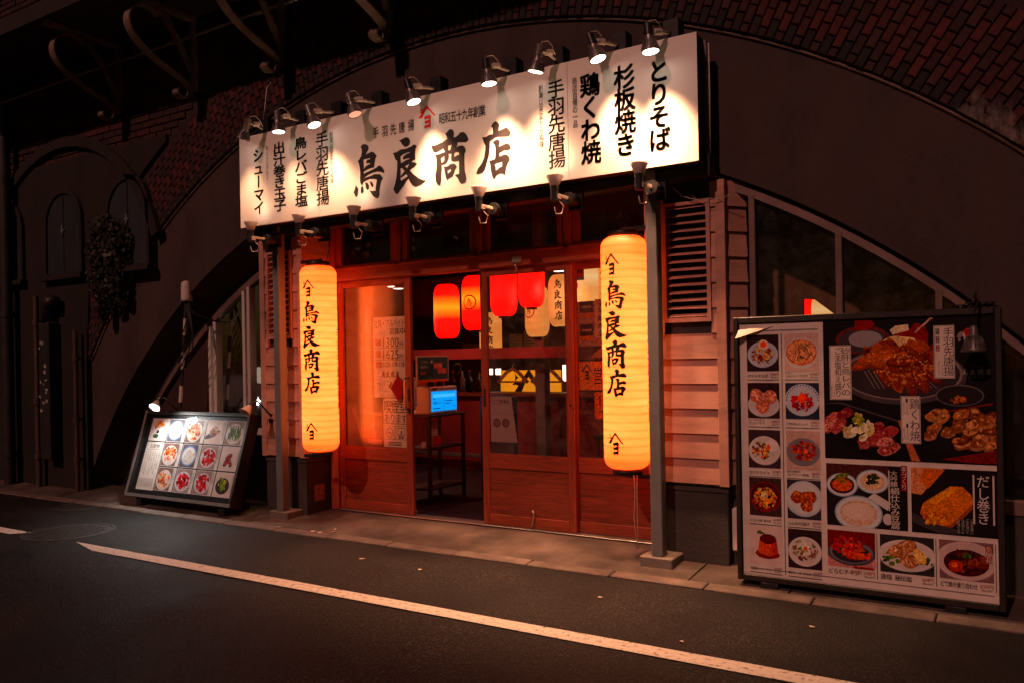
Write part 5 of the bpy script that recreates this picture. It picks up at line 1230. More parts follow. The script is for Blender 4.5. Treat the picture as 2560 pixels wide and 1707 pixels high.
# ================================================================== FOOD PRINTS
def food(pr, kind, x0, z0, x1, z1):
    """one food photograph printed in the rectangle"""
    C = (x0, z0, x1, z1); w, h = x1 - x0, z1 - z0; cx, cz = (x0 + x1) / 2, (z0 + z1) / 2
    dk = rgb(46, 28, 30); wh = rgb(225, 212, 205)
    brn = [rgb(150, 70, 30), rgb(120, 52, 24), rgb(180, 95, 45), rgb(96, 40, 20)]
    red = [rgb(170, 30, 22), rgb(200, 50, 30), rgb(130, 18, 18), rgb(215, 85, 45)]
    org = [rgb(214, 110, 40), rgb(235, 150, 60), rgb(190, 80, 30), rgb(245, 185, 110)]
    grn = [rgb(60, 90, 35), rgb(90, 120, 45), rgb(40, 62, 26)]
    pnk = [rgb(205, 120, 105), rgb(225, 150, 130), rgb(180, 88, 80)]
    def bg(c): pr.rect(*C, c)
    def plate(c=wh, rx=.48, rz=.36, dz=-.04, rim=.86, inner=None):
        pr.ell(cx, cz + dz * h, w * rx, h * rz, tuple(v * .8 for v in c), 26, C); pr.ell(cx, cz + dz * h + h * .012, w * rx * .97, h * rz * .96, c, 26, C); pr.ell(cx, cz + dz * h, w * rx * rim, h * rz * rim, inner or tuple(v * .9 for v in c), 26, C)
    if kind == 'egg_salad':
        bg(dk); plate(rgb(190, 195, 205)); pr.pile(cx, cz - .05 * h, w * .33, h * .26, brn + org + [rgb(220, 190, 140)], 60, .17, C); pr.ell(cx + .02 * w, cz + .22 * h, w * .17, h * .14, rgb(240, 215, 190), 18, C); pr.ell(cx + .03 * w, cz + .23 * h, w * .10, h * .085, rgb(240, 95, 40), 16, C)
    elif kind == 'pizza':
        bg(rgb(205, 175, 165)); plate(wh, .52, .42); pr.ell(cx, cz, w * .46, h * .34, rgb(200, 110, 70), 28, C, 0, .03); pr.ell(cx, cz + .01 * h, w * .42, h * .30, rgb(228, 160, 120), 28, C, 0, .03)
        for _ in range(34):
            a, b, t, l = cx + w * .3 * random.uniform(-1, 1), cz + h * .22 * random.uniform(-1, 1), random.random() * 3.1, w * random.uniform(.05, .11)
            dx, dz_ = l * math.cos(t), l * math.sin(t); pr.poly([(a - dx, b - dz_), (a + dx, b + dz_), (a + dx - dz_ * .18, b + dz_ + dx * .18), (a - dx - dz_ * .18, b - dz_ + dx * .18)], rgb(40, 26, 30))
    elif kind == 'dumpling':
        bg(dk); plate(rgb(215, 205, 205), .5, .34, -.12)
        for dx, dz_ in ((-.22, .14), (.22, .10), (-.03, -.16)):
            X, Z = cx + dx * w, cz + dz_ * h; pr.ell(X, Z, w * .21, h * .20, rgb(190, 110, 90), 18, C, 0, .05)
            for i in range(16): a = random.random() * 6.28; q = random.random(); pr.ell(X + w * .16 * q * math.cos(a), Z + h * .15 * q * math.sin(a), w * .05, h * .028, random.choice([rgb(228, 160, 135), rgb(205, 125, 100), rgb(240, 190, 165)]), 7, C, a, .2)
    elif kind == 'yukke':
        bg(rgb(40, 44, 60)); plate(rgb(195, 200, 210), .52, .44, .03, .9)
        for i in range(18): a = math.pi * i / 17; pr.ell(cx + w * .47 * math.cos(a), cz + .03 * h + h * .40 * math.sin(a), w * .025, h * .022, rgb(50, 70, 130), 6, C)
        pr.pile(cx, cz - .02 * h, w * .34, h * .25, red, 70, .15, C); pr.ell(cx, cz + .08 * h, w * .14, h * .12, rgb(235, 90, 40), 18, C)
    elif kind == 'gapao':
        bg(rgb(58, 42, 46)); plate(wh, .5, .38); pr.pile(cx - .1 * w, cz - .04 * h, w * .27, h * .22, brn + grn + org, 60, .18, C); pr.ell(cx + .24 * w, cz + .10 * h, w * .19, h * .17, rgb(240, 228, 220), 18, C, 0, .04); pr.ell(cx + .13 * w, cz + .05 * h, w * .06, h * .09, rgb(225, 110, 50), 12, C)
    elif kind == 'spicy':
        bg(rgb(190, 160, 150)); plate(rgb(120, 115, 120), .5, .36); pr.pile(cx, cz - .01 * h, w * .38, h * .24, [rgb(190, 70, 26), rgb(160, 50, 18), rgb(215, 100, 40), rgb(120, 34, 14)], 90, .13, C)
    elif kind == 'oyako':
        bg(rgb(60, 40, 40)); pr.ell(cx, cz, w * .49, h * .40, rgb(120, 16, 18), 28, C); pr.ell(cx, cz + .02 * h, w * .45, h * .35, rgb(70, 10, 12), 28, C); pr.pile(cx, cz - .02 * h, w * .36, h * .26, org + [rgb(240, 205, 120), rgb(225, 140, 70)], 80, .15, C); pr.pile(cx, cz + .05 * h, w * .12, h * .08, [rgb(240, 215, 160)], 8, .4, C)
    elif kind == 'fried':
        bg(rgb(50, 46, 52)); plate(rgb(205, 210, 215), .56, .46, .02, .82, rgb(220, 218, 216))
        for dx, dz_, s in ((-.2, .06, .2), (.05, .02, .22), (.18, .08, .2), (.08, -.16, .19)):
            pr.ell(cx + dx * w, cz + dz_ * h, w * s, h * s * .8, rgb(140, 56, 22), 14, C, 0, .12); pr.pile(cx + dx * w, cz + dz_ * h, w * s * .8, h * s * .6, [rgb(200, 100, 45), rgb(170, 75, 30), rgb(225, 135, 70)], 22, .26, C)
    elif kind == 'pudding':
        bg(rgb(212, 190, 182)); pr.ell(cx + .04 * w, cz - .22 * h, w * .38, h * .13, rgb(120, 30, 16), 22, C, 0, .05); pr.poly([(cx - .20 * w, cz + .18 * h), (cx + .32 * w, cz + .18 * h), (cx + .38 * w, cz - .18 * h), (cx + .1 * w, cz - .28 * h), (cx - .26 * w, cz - .2 * h)], rgb(212, 92, 26)); pr.poly([(cx + .12 * w, cz + .16 * h), (cx + .32 * w, cz + .18 * h), (cx + .38 * w, cz - .18 * h), (cx + .2 * w, cz - .25 * h)], rgb(176, 64, 18)); pr.ell(cx + .06 * w, cz + .17 * h, w * .26, h * .13, rgb(92, 18, 12), 22, C); pr.pile(cx - .16 * w, cz + .33 * h, w * .10, h * .05, grn, 7, .5, C)
    elif kind == 'caesar':
        bg(dk); plate(wh, .5, .38, -.06); pr.pile(cx, cz - .02 * h, w * .36, h * .26, [rgb(235, 225, 205), rgb(215, 195, 170), rgb(150, 90, 80), rgb(110, 60, 40), rgb(120, 130, 70)], 80, .15, C); pr.pile(cx, cz + .12 * h, w * .2, h * .13, [rgb(240, 232, 220)], 20, .3, C); pr.ell(cx + .02 * w, cz + .02 * h, w * .07, h * .06, rgb(225, 120, 60), 12, C)
    elif kind == 'drum':
        bg(rgb(110, 20, 24)); pr.rect(x0, z0, x1, z0 + .3 * h, rgb(190, 130, 125)); pr.ell(cx, cz - .1 * h, w * .5, h * .34, rgb(70, 66, 72), 28, C); pr.ell(cx, cz - .08 * h, w * .46, h * .30, rgb(110, 104, 110), 28, C); pr.ell(cx, cz - .1 * h, w * .40, h * .25, rgb(45, 38, 42), 28, C)
        pr.pile(cx - .08 * w, cz + .08 * h, w * .3, h * .26, red[:3] + [rgb(200, 90, 40)], 60, .2, C); pr.pile(cx + .14 * w, cz - .14 * h, w * .26, h * .1, [rgb(220, 95, 30), rgb(190, 60, 22)], 30, .18, C)
    elif kind == 'karaage':
        bg(rgb(44, 40, 40)); plate(wh, .55, .42, -.02); pr.pile(cx - .3 * w, cz - .1 * h, w * .16, h * .16, grn, 16, .3, C); pr.pile(cx + .36 * w, cz - .1 * h, w * .12, h * .18, grn, 14, .3, C)
        for dx, dz_, s in ((-.18, .08, .17), (.02, .24, .17), (.06, -.16, .18), (-.06, .02, .14)):
            pr.ell(cx + dx * w, cz + dz_ * h, w * s, h * s, rgb(150, 90, 60), 14, C, 0, .12); pr.pile(cx + dx * w, cz + dz_ * h, w * s * .85, h * s * .8, [rgb(215, 155, 115), rgb(190, 120, 80), rgb(235, 185, 150)], 24, .25, C)
        pr.ell(cx + .24 * w, cz, w * .09, h * .22, rgb(235, 180, 80), 14, C, .6); pr.ell(cx + .22 * w, cz + .01 * h, w * .06, h * .18, rgb(245, 210, 140), 14, C, .6)
    elif kind == 'stew':
        bg(rgb(120, 90, 90)); plate(rgb(205, 180, 175), .56, .50, .0, .9); pr.ell(cx, cz - .05 * h, w * .42, h * .34, rgb(60, 16, 14), 26, C); pr.pile(cx + .03 * w, cz - .02 * h, w * .34, h * .24, [rgb(70, 20, 16), rgb(100, 36, 26), rgb(45, 12, 12), rgb(150, 70, 50)], 50, .2, C); pr.ell(cx - .2 * w, cz - .15 * h, w * .13, h * .15, rgb(170, 60, 36), 16, C); pr.ell(cx - .22 * w, cz - .12 * h, w * .06, h * .07, rgb(225, 120, 80), 10, C); pr.pile(cx + .02 * w, cz + .14 * h, w * .08, h * .05, grn, 8, .4, C)
    elif kind == 'greens':
        bg(rgb(140, 128, 122)); plate(rgb(225, 222, 218), .5, .45)
        for _ in range(40): a = cx + w * .36 * random.uniform(-1, 1); pr.ell(a, cz + h * .18 * random.uniform(-1, 1), w * .035, h * .2, random.choice(grn), 9, C, random.uniform(-.35, .35))
    elif kind == 'skewer':
        bg(rgb(205, 190, 182)); pr.ell(cx - .1 * w, cz - .12 * h, w * .5, h * .12, rgb(60, 40, 44), 18, C, .35); pr.pile(cx, cz + .02 * h, w * .28, h * .2, [rgb(150, 40, 40), rgb(100, 24, 30), rgb(200, 150, 90), rgb(90, 120, 50)], 40, .24, C)
    elif kind == 'white_dish':
        bg(rgb(90, 84, 92)); plate(rgb(120, 140, 175), .5, .45, 0, .85, rgb(205, 200, 198)); pr.pile(cx, cz - .03 * h, w * .36, h * .28, [rgb(232, 226, 220), rgb(205, 198, 192), rgb(190, 180, 172)], 40, .22, C)
    elif kind == 'pickle':
        bg(rgb(150, 130, 128)); plate(rgb(215, 210, 212), .5, .44, -.03); pr.pile(cx, cz, w * .4, h * .33, [rgb(170, 20, 40), rgb(200, 40, 60), rgb(130, 12, 26), rgb(220, 90, 100)], 45, .22, C)
    elif kind == 'berries':
        bg(rgb(205, 198, 195)); plate(rgb(220, 214, 210), .42, .36, -.1)
        for _ in range(11): a, b = cx + w * .24 * random.uniform(-1, 1), cz - .06 * h + h * .2 * random.uniform(-1, 1); pr.ell(a, b, w * .1, h * .1, rgb(110, 30, 34), 12, C); pr.ell(a - .02 * w, b + .03 * h, w * .045, h * .04, rgb(190, 100, 95), 8, C)
    elif kind == 'salad_orange':
        bg(rgb(120, 96, 90)); plate(rgb(218, 210, 206), .5, .45); pr.pile(cx, cz, w * .4, h * .34, [rgb(200, 100, 60), rgb(225, 140, 95), rgb(150, 60, 36), rgb(230, 190, 160)], 45, .2, C)
    elif kind == 'drink':
        bg(rgb(235, 228, 222)); pr.pile(cx + .05 * w, cz + .2 * h, w * .3, h * .2, [rgb(235, 150, 90), rgb(240, 180, 130), rgb(220, 110, 60)], 30, .22, C); pr.ell(cx, cz - .12 * h, w * .26, h * .2, rgb(245, 242, 238), 18, C); pr.ell(cx + .03 * w, cz - .10 * h, w * .1, h * .08, rgb(50, 30, 28), 14, C); pr.ell(cx - .05 * w, cz - .3 * h, w * .2, h * .1, rgb(60, 84, 60), 12, C)
    elif kind == 'cucumber':
        bg(rgb(205, 196, 188)); plate(rgb(60, 56, 56), .42, .34, -.06)
        for _ in range(12): pr.ell(cx + w * .2 * random.uniform(-1, 1), cz + h * .16 * random.uniform(-1, 1), w * .06, h * .18, random.choice([rgb(120, 140, 60), rgb(170, 175, 100), rgb(80, 100, 40)]), 9, C, random.uniform(-.7, .7))

# ================================================================== LARGE MENU BOARD (right)
BFY = -.585
def f1(x, y): p = PYp(1820 + .3146 * x, 750 + .3146 * y, BFY); return p.x, p.z
def f2(x, y): p = PYp(1820 + .3146 * x, 1120 + .3146 * y, BFY); return p.x, p.z
bd = thing('menu_board', 'large black framed menu board with food photographs beside the right bay', 'menu board', (-.77, -.53, .015))
bx0, bx1, bz0, bz1 = -1.442, -.095, .050, 1.572
fr = MB(); fr.box(bx0, bx0 + .028, BFY - .014, BFY + .13, bz0, bz1, bev=.004); fr.box(bx1 - .03, bx1, BFY - .014, BFY + .13, bz0, bz1, bev=.004); fr.box(bx0 + .028, bx1 - .03, BFY - .014, BFY + .13, bz1 - .035, bz1, bev=.004); fr.box(bx0 + .028, bx1 - .03, BFY - .014, BFY + .13, bz0, bz0 + .035, bev=.004)
fr.build('frame', 'wood_frame_dark', bd)
MB().box(bx0 + .028, bx1 - .03, BFY + .004, BFY + .10, bz0 + .035, bz1 - .035).build('backing', 'black', bd)
for x in (-1.26, -.32): B('foot', x - .05, x + .05, -.60, -.38, .012, .049, 'black', bd, .004)
pr = Print(plane_xz(BFY), .00015)
wx0, wx1 = f1(100, 700)[0], f2(2150, 900)[0]; wz0, wz1 = f2(110, 1008)[1], f1(752, 172)[1]
WHT = rgb(226, 214, 206); BLK = rgb(20, 15, 17); LN = rgb(34, 30, 38)
pr.rect(wx0, wz0, wx1, wz1, WHT)
px0, px1 = f1(762, 700)[0], f1(2143, 700)[0]; pz0, pz1 = f1(776, 1252)[1], f1(756, 150)[1]
pr.rect(px0, pz0, px1, min(pz1, bz1 - .037), BLK)
sheet = pr.build('printed_sheet', 'print', bd)
PH = []
def photo(kind, x0, z0, x1, z1):
    q = Print(lambda x, z, d: (x, BFY - .0006 - d, z), .000010); food(q, kind, x0, z0, x1, z1); return q.build('food_photo', 'print', bd)
tx = Print(lambda x, z, d: (x, BFY - .0042 - d, z), .000008)
xa0, xa1, xb0, xb1 = f1(150, 420)[0], f1(403, 420)[0], f1(450, 420)[0], f1(718, 420)[0]
rows = [(f1(150, 280)[1], f1(150, 565)[1]), (f1(155, 655)[1], f1(155, 935)[1]), (f1(158, 1025)[1], f1(160, 1325)[1]), (f2(162, 225)[1], f2(163, 525)[1]), (f2(165, 605)[1], f2(165, 905)[1])]
KA = ['egg_salad', 'dumpling', 'gapao', 'oyako', 'pudding']; KB = ['pizza', 'yukke', 'spicy', 'fried', 'caesar']
NA = [('ポテトサラダ', '399円', '（税込438円）'), ('シューマイ', '189円', '（税込207円）'), ('ガパオライス', '599円', '（税込658円）'), ('とろとろ卵 親子丼', '699円', '（税込769円）'), ('名古屋コーチン プリン', '439円', '（税込483円）')]
NB = [('トルティーヤピザ', '499円', '（税込548円）'), ('マグロキムチユッケ', '599円', '（税込658円）'), ('スパイシー炒め', '589円', '（税込648円）'), ('ふんわり揚げ', '499円', '（税込549円）'), ('親子シーザーサラダ', '659円', '（税込725円）')]
PRC = rgb(140, 60, 58)
def caption(x0, x1, zt, nm, p1, p2, pre=None):
    L = sum(.58 if ord(c) < 0x250 else 1 for c in nm); cw = min(.0195, (x1 - x0) * .66 / L)
    tx.text(nm, x0 + .002, x0 + .002 + L * cw, zt - .026, max(cw, .016), .022, LN)
    if pre: tx.text(pre, x0 + .002, x0 + .002 + len(pre) * .013, zt - .009, .013, .015, LN)
    tx.text(p1, x1 - .048, x1 - .002, zt - .017, .019, .0, PRC); tx.text(p2, x1 - .05, x1, zt - .034, .009, .01, LN)
for i, (zt, zb) in enumerate(rows):
    photo(KA[i], xa0, zb, xa1, zt); photo(KB[i], xb0, zb, xb1, zt)
    caption(xa0, xa1, zb, *NA[i], pre='ちょっとデカイ' if i == 1 else None); caption(xb0, xb1, zb, *NB[i], pre=('チキン', None, '肉付き軟骨の', None, None)[i])
    tx.rect(xa0, zb - .050, xa1, zb - .047, LN); tx.rect(xb0, zb - .050, xb1, zb - .047, LN)
tx.rect(xa0, rows[0][0] + .022, xb1, rows[0][0] + .025, LN); tx.rect((xa1 + xb0) / 2 - .0015, rows[4][1] - .045, (xa1 + xb0) / 2 + .0015, rows[0][0] + .006, LN)
# middle row
mz1, mz0 = f2(780, 115)[1], f2(785, 603)[1]; mxa0, mxa1 = f2(783, 300)[0], f2(1426, 300)[0]; mxb0, mxb1 = f2(1455, 300)[0], f2(2150, 300)[0]
q = Print(lambda x, z, d: (x, BFY - .0006 - d, z), .000010); C = (mxa0, mz0, mxa1, mz1); w, h = mxa1 - mxa0, mz1 - mz0; X = lambda a: mxa0 + a * w; Z = lambda b: mz0 + b * h
q.rect(*C, rgb(30, 22, 24)); q.rect(mxa0, mz0 + .62 * h, X(.78), mz1, rgb(70, 34, 34))
for a, b, r1, kind in ((.20, .66, .2, 'r'), (.58, .74, .2, 'g'), (.40, .22, .30, 'w')):
    q.ell(X(a), Z(b), w * r1, h * r1 * .95, rgb(150, 165, 180), 28, C); q.ell(X(a), Z(b), w * r1 * .94, h * r1 * .88, rgb(215, 218, 220), 28, C); q.ell(X(a), Z(b), w * r1 * .78, h * r1 * .7, rgb(60, 30, 26) if kind == 'r' else rgb(205, 175, 155), 24, C)
    if kind == 'r': q.ell(X(a), Z(b), w * .13, h * .1, rgb(200, 95, 45), 20, C); q.pile(X(a), Z(b + .1), w * .08, h * .09, [rgb(70, 95, 40), rgb(110, 130, 60), rgb(150, 110, 60)], 20, .3, C)
    if kind == 'g': q.ell(X(a), Z(b), w * .12, h * .12, rgb(220, 190, 150), 18, C); q.pile(X(a), Z(b + .03), w * .09, h * .08, [rgb(30, 40, 24), rgb(50, 60, 34)], 26, .25, C)
    if kind == 'w': q.ell(X(a), Z(b + .03), w * .2, h * .14, rgb(228, 205, 188), 24, C)
q.poly([(X(.52), Z(.48)), (X(.60), Z(.56)), (X(.80), Z(.42)), (X(.76), Z(.30))], rgb(205, 200, 196)); q.ell(X(.76), Z(.16), w * .06, h * .09, rgb(200, 190, 186), 16, C)
q.rect(X(.80), mz0, mxa1, mz1, rgb(22, 17, 19)); q.build('food_photo', 'print', bd)
tx.text('大吟醸', X(.80), X(.885), Z(.93), 0, .0, rgb(228, 218, 208), True, Z(.68)); tx.text('絹仕込み豆腐', X(.80), X(.905), Z(.67), 0, .012, rgb(228, 218, 208), True, Z(.02)); tx.rect(X(.925), Z(.62), X(.998), mz1 + .006, rgb(120, 16, 24)); tx.text('手づくり', X(.93), X(.995), Z(1.0), 0, .015, rgb(225, 205, 195), True, Z(.64)); tx.rect(X(.775), Z(.30), X(.79), Z(.93), rgb(215, 205, 198))
q = Print(lambda x, z, d: (x, BFY - .0006 - d, z), .000010); C = (mxb0, mz0, mxb1, mz1); w, h = mxb1 - mxb0, mz1 - mz0; X = lambda a: mxb0 + a * w; Z = lambda b: mz0 + b * h
q.rect(*C, rgb(26, 20, 22)); q.poly([(X(0), Z(1)), (X(.38), Z(1)), (X(.12), Z(.58)), (X(0), Z(.60))], rgb(205, 140, 105)); q.poly([(X(.16), Z(1)), (X(.40), Z(.98)), (X(.2), Z(.68)), (X(.1), Z(.8))], rgb(205, 110, 30)); q.poly([(X(.0), Z(.16)), (X(.0), Z(.30)), (X(.62), Z(.05)), (X(.34), Z(.0))], rgb(60, 52, 54))
q.poly([(X(.10), Z(.30)), (X(.14), Z(.46)), (X(.46), Z(.74)), (X(.60), Z(.74)), (X(.70), Z(.62)), (X(.72), Z(.50)), (X(.46), Z(.16)), (X(.36), Z(.13)), (X(.18), Z(.2))], rgb(205, 120, 34)); q.poly([(X(.46), Z(.16)), (X(.72), Z(.50)), (X(.70), Z(.40)), (X(.47), Z(.11)), (X(.36), Z(.13))], rgb(150, 76, 20)); q.pile(X(.27), Z(.26), w * .14, h * .1, [rgb(225, 140, 40), rgb(190, 95, 26), rgb(235, 165, 70)], 34, .22, C); q.poly([(X(.16), Z(.47)), (X(.46), Z(.73)), (X(.58), Z(.72)), (X(.3), Z(.46))], rgb(225, 150, 60))
q.build('food_photo', 'print', bd)
tx.text('だし巻き', X(.76), X(.90), Z(.93), 0, .012, rgb(228, 220, 212), True, Z(.20))
for a in (.715, .935): tx.rect(X(a), Z(.2), X(a + .02), Z(.93), rgb(200, 192, 186))
for i in range(4): tx.text('ご注文頂いてから'[:8 - i], X(.53 + .05 * i), X(.565 + .05 * i), Z(.27), 0, .0, rgb(190, 180, 172), True, Z(.04))
# bottom row
dz1, dz0 = f2(790, 640)[1], f2(795, 928)[1]
bot = [('drum', f2(792, 800)[0], f2(1170, 800)[0], 'どらむチキン', '598円', '（税込658円）'), ('karaage', f2(1208, 800)[0], f2(1637, 800)[0], '唐揚 秘伝塩', '369円', '（税込406円）'), ('stew', f2(1678, 800)[0], f2(2110, 800)[0], 'どて焼き盛り合わせ', '699円', '（税込769円）')]
for k, a, b, nm, p1, p2 in bot:
    photo(k, a, dz0, b, dz1); L = sum(.58 if ord(c) < 0x250 else 1 for c in nm); cw = min(.027, .17 / L); tx.text(nm, a + .002, a + .002 + L * cw, dz0 - .024, .028, .024, LN); tx.text(p1, b - .062, b - .002, dz0 - .018, .024, .0, PRC); tx.text(p2, b - .062, b, dz0 - .038, .011, .01, LN)
    tx.rect(b + .008, dz0 - .045, b + .011, dz1, LN)
tx.text('299円', bot[0][2] - .125, bot[0][2] - .07, dz0 - .018, .024, 0, PRC); tx.rect(bot[0][2] - .11, dz0 + .002, bot[0][2] - .008, dz0 + .012, rgb(150, 24, 32)); tx.rect(bot[2][2] - .035, dz1 - .10, bot[2][2] - .006, dz1 - .012, rgb(120, 20, 26)); tx.text('名古屋名物', bot[2][2] - .035, bot[2][2] - .006, dz1 - .014, 0, .01, rgb(220, 190, 180), True, dz1 - .098)
tx.rect(xa0, dz0 - .062, bot[2][2], dz0 - .0595, LN)
# hero picture
q = Print(lambda x, z, d: (x, BFY - .0006 - d, z), .000003); hx0, hx1, hz0, hz1 = px0, px1, pz0, bz1 - .04; C = (hx0, hz0, hx1, hz1)
H1 = lambda x, y: f1(x, y)
def E(x, y, a, b, c, n=26, rot=0, wob=0): X_, Z_ = f1(x, y); k = .3146 / 425; q.ell(X_, Z_, a * k * 1.14, b * k, c, n, C, rot, wob)
def PI(x, y, a, b, cols, n=40, size=.16): X_, Z_ = f1(x, y); k = .3146 / 425; q.pile(X_, Z_, a * k * 1.14, b * k, cols, n, size, C)
def PO(pts, c): q.poly([(min(max(f1(*p)[0], C[0]), C[2]), min(max(f1(*p)[1], C[1]), C[3])) for p in pts], c)
E(1070, 320, 165, 105, rgb(96, 40, 36)); E(1070, 322, 140, 85, rgb(60, 52, 56)); E(1090, 310, 100, 60, rgb(150, 140, 142)); PO([(1010, 160), (1140, 160), (1165, 195), (1130, 235), (1000, 250)], rgb(130, 34, 26))
E(1370, 600, 365, 205, rgb(70, 60, 62), 34); E(1370, 585, 345, 185, rgb(130, 116, 114), 34); E(1370, 590, 330, 172, rgb(50, 42, 44), 34)
for i in range(16): X0 = 1080 + i * 38; PO([(X0, 560 + 5 * i), (X0 + 8, 560 + 5 * i), (X0 + 90, 700), (X0 + 82, 700)], rgb(130, 116, 110)) if i < 14 else None
PO([(1190, 390), (1230, 320), (1290, 290), (1480, 270), (1510, 330), (1490, 400), (1300, 400)], rgb(225, 190, 140)); PO([(1285, 240), (1330, 205), (1430, 195), (1440, 245), (1310, 280)], rgb(235, 215, 180)); PO([(1310, 275), (1440, 240), (1490, 180), (1560, 205), (1590, 260), (1590, 430), (1530, 420), (1480, 300), (1380, 290)], rgb(130, 34, 22)); PO([(1480, 255), (1605, 138), (1630, 140), (1490, 265)], rgb(200, 160, 135))
WING = [rgb(150, 66, 32), rgb(126, 50, 26), rgb(176, 88, 48), rgb(104, 38, 22)]
PI(1400, 440, 230, 80, WING, 50, .22)
for i, (x, y, rot) in enumerate(((1120, 480, .5), (1230, 560, -1.2), (1330, 590, -1.35), (1430, 620, -1.3), (1520, 600, -1.2), (1180, 450, .3), (1590, 540, -1.0), (1270, 470, .2), (1420, 480, .1))):
    E(x, y, 120, 45, tuple(v * .7 for v in random.choice(WING)), 16, rot, .08); E(x - 6, y - 8, 105, 33, random.choice(WING), 16, rot, .08); PI(x, y, 60, 40, [rgb(190, 105, 62), rgb(205, 130, 85)], 12, .16)
PI(1410, 540, 230, 150, [rgb(222, 180, 130)], 60, .02)
E(1840, 755, 130, 75, rgb(96, 86, 88)); E(1840, 757, 122, 67, rgb(36, 30, 32)); PI(1830, 790, 35, 22, [rgb(190, 110, 60), rgb(150, 80, 40)], 10, .4)
PO([(770, 1050), (775, 820), (900, 810), (1370, 960), (1420, 1270), (1200, 1265)], rgb(14, 11, 13)); PO([(775, 820), (900, 808), (1365, 955), (1365, 970), (900, 824)], rgb(66, 60, 62))
LIV = [rgb(150, 62, 62), rgb(190, 104, 98), rgb(120, 40, 44), rgb(210, 140, 128)]
for x, y, r1 in ((830, 950, 70), (880, 1000, 60), (930, 900, 55), (1170, 1030, 66), (1110, 1110, 72), (1270, 1060, 70), (1280, 1180, 70), (1180, 1130, 50), (800, 1010, 50), (1250, 1130, 60)):
    E(x, y, r1, r1 * .62, tuple(v * .6 for v in random.choice(LIV)), 14, random.random(), .1); E(x - 4, y - 8, r1 * .88, r1 * .5, random.choice(LIV), 14, random.random(), .1); PI(x, y, r1 * .6, r1 * .3, LIV, 8, .25)
PI(1040, 1010, 95, 90, [rgb(232, 216, 170), rgb(215, 190, 120), rgb(240, 232, 205)], 30, .25); PI(1040, 950, 35, 45, [rgb(130, 140, 40), rgb(170, 170, 60)], 14, .4)
PO([(1550, 910), (2100, 815), (2105, 828), (1555, 920)], rgb(110, 40, 26)); PO([(1580, 1020), (2140, 1080), (2140, 1200), (1640, 1210)], rgb(24, 20, 22))
CHK = [rgb(170, 104, 66), rgb(196, 130, 88), rgb(130, 72, 44), rgb(215, 156, 112), rgb(112, 54, 40)]
for _ in range(34):
    x, y = random.uniform(1600, 2115), random.uniform(880, 1150); y += (x - 1860) * .06; a = random.uniform(34, 62); E(x, y, a, a * .75, tuple(v * .55 for v in random.choice(CHK)), 12, random.random(), .15); E(x - 4, y - 8, a * .86, a * .6, random.choice(CHK), 12, random.random(), .15); PI(x, y - 6, a * .5, a * .35, CHK, 6, .35)
PO([(1350, 950), (1380, 955), (1530, 1280), (1460, 1275)], rgb(170, 100, 72)); PO([(1700, 1262), (2143, 1190), (2143, 1300), (1900, 1290)], rgb(110, 34, 28))
PI(1905, 300, 50, 60, [rgb(190, 170, 165), rgb(150, 130, 128)], 18, .3); E(1905, 262, 22, 30, rgb(170, 26, 24), 10, 0, .2)
q.build('hero_picture', 'print', bd)
def tag_label(x0, y0, x1, y1):
    (a, b), (c, d) = f1(x0, y0), f1(x1, y1); tx.rect(a, d, c, b, rgb(205, 190, 180)); tx.rect(a + .003, d + .003, c - .003, b - .003, LN); tx.rect(a + .005, d + .005, c - .005, b - .005, rgb(226, 212, 202)); return a, d, c, b
a, d, c, b = tag_label(805, 362, 985, 790); W = c - a
tx.text('砂肝と鳥レバの', a + .54 * W, c - .05 * W, b - .010, 0, .008, LN, True, d + .022); tx.text('ごま塩和え盛り', a + .24 * W, a + .55 * W, b - .010, 0, .008, LN, True, d + .014); tx.text('499円', a + .16 * W, a + .25 * W, d + .060, 0, 0, PRC, True, d + .010); tx.text('（税込549円）', a + .05 * W, a + .13 * W, d + .085, 0, 0, LN, True, d + .008)
a, d, c, b = tag_label(1632, 205, 1805, 620); W = c - a; tx.text('手羽先唐揚', a + .47 * W, c - .05 * W, b - .012, 0, .010, LN, True, d + .014)
for i, s_ in enumerate(('甘口', '中辛', '大辛')): z_ = b - .014 - .042 * i; tx.rect(a + .10 * W, z_ - .033, a + .28 * W, z_, (rgb(40, 20, 24), rgb(70, 20, 24), rgb(120, 22, 24))[i]); tx.text(s_, a + .12 * W, a + .26 * W, z_, 0, .0, rgb(225, 205, 195), True, z_ - .033)
tx.text('499円', a + .33 * W, a + .46 * W, d + .075, 0, 0, PRC, True, d + .014); tx.text('（税込549円）', a + .18 * W, a + .28 * W, d + .095, 0, 0, LN, True, d + .014)
a, d, c, b = tag_label(1373, 760, 1535, 1140); W = c - a; tx.text('鶏くわ焼', a + .46 * W, c - .05 * W, b - .012, 0, .010, LN, True, d + .014)
for z_ in (b - .012, d + .105): tx.rect(a + .26 * W, z_ - .022, a + .36 * W, z_, LN); tx.text('799円' if z_ > d + .12 else '499円', a + .25 * W, a + .39 * W, z_ - .026, 0, 0, PRC, True, z_ - .088); tx.text('（税込879円）' if z_ > d + .12 else '（税込549円）', a + .10 * W, a + .19 * W, z_ - .015, 0, 0, LN, True, z_ - .092)
X_, Z_ = f1(1975, 568)
for i, cc in enumerate('鳥良商店'): tx.col = rgb(200, 186, 178); tx.d += tx.step; dd = tx.d; put_brush(tx, cc, X_ - .048 + .033 * i, Z_, .028, .034, lambda x, z: (x, BFY - .0042 - dd, z))
tx.text('手羽先唐揚', X_ - .03, X_ + .03, Z_ + .027, .009, 0, rgb(150, 136, 130)); tx.text('昭和五十九年創業', X_ - .035, X_ + .035, Z_ - .026, .008, 0, rgb(150, 136, 130))
tx.build('lettering', 'print', bd)
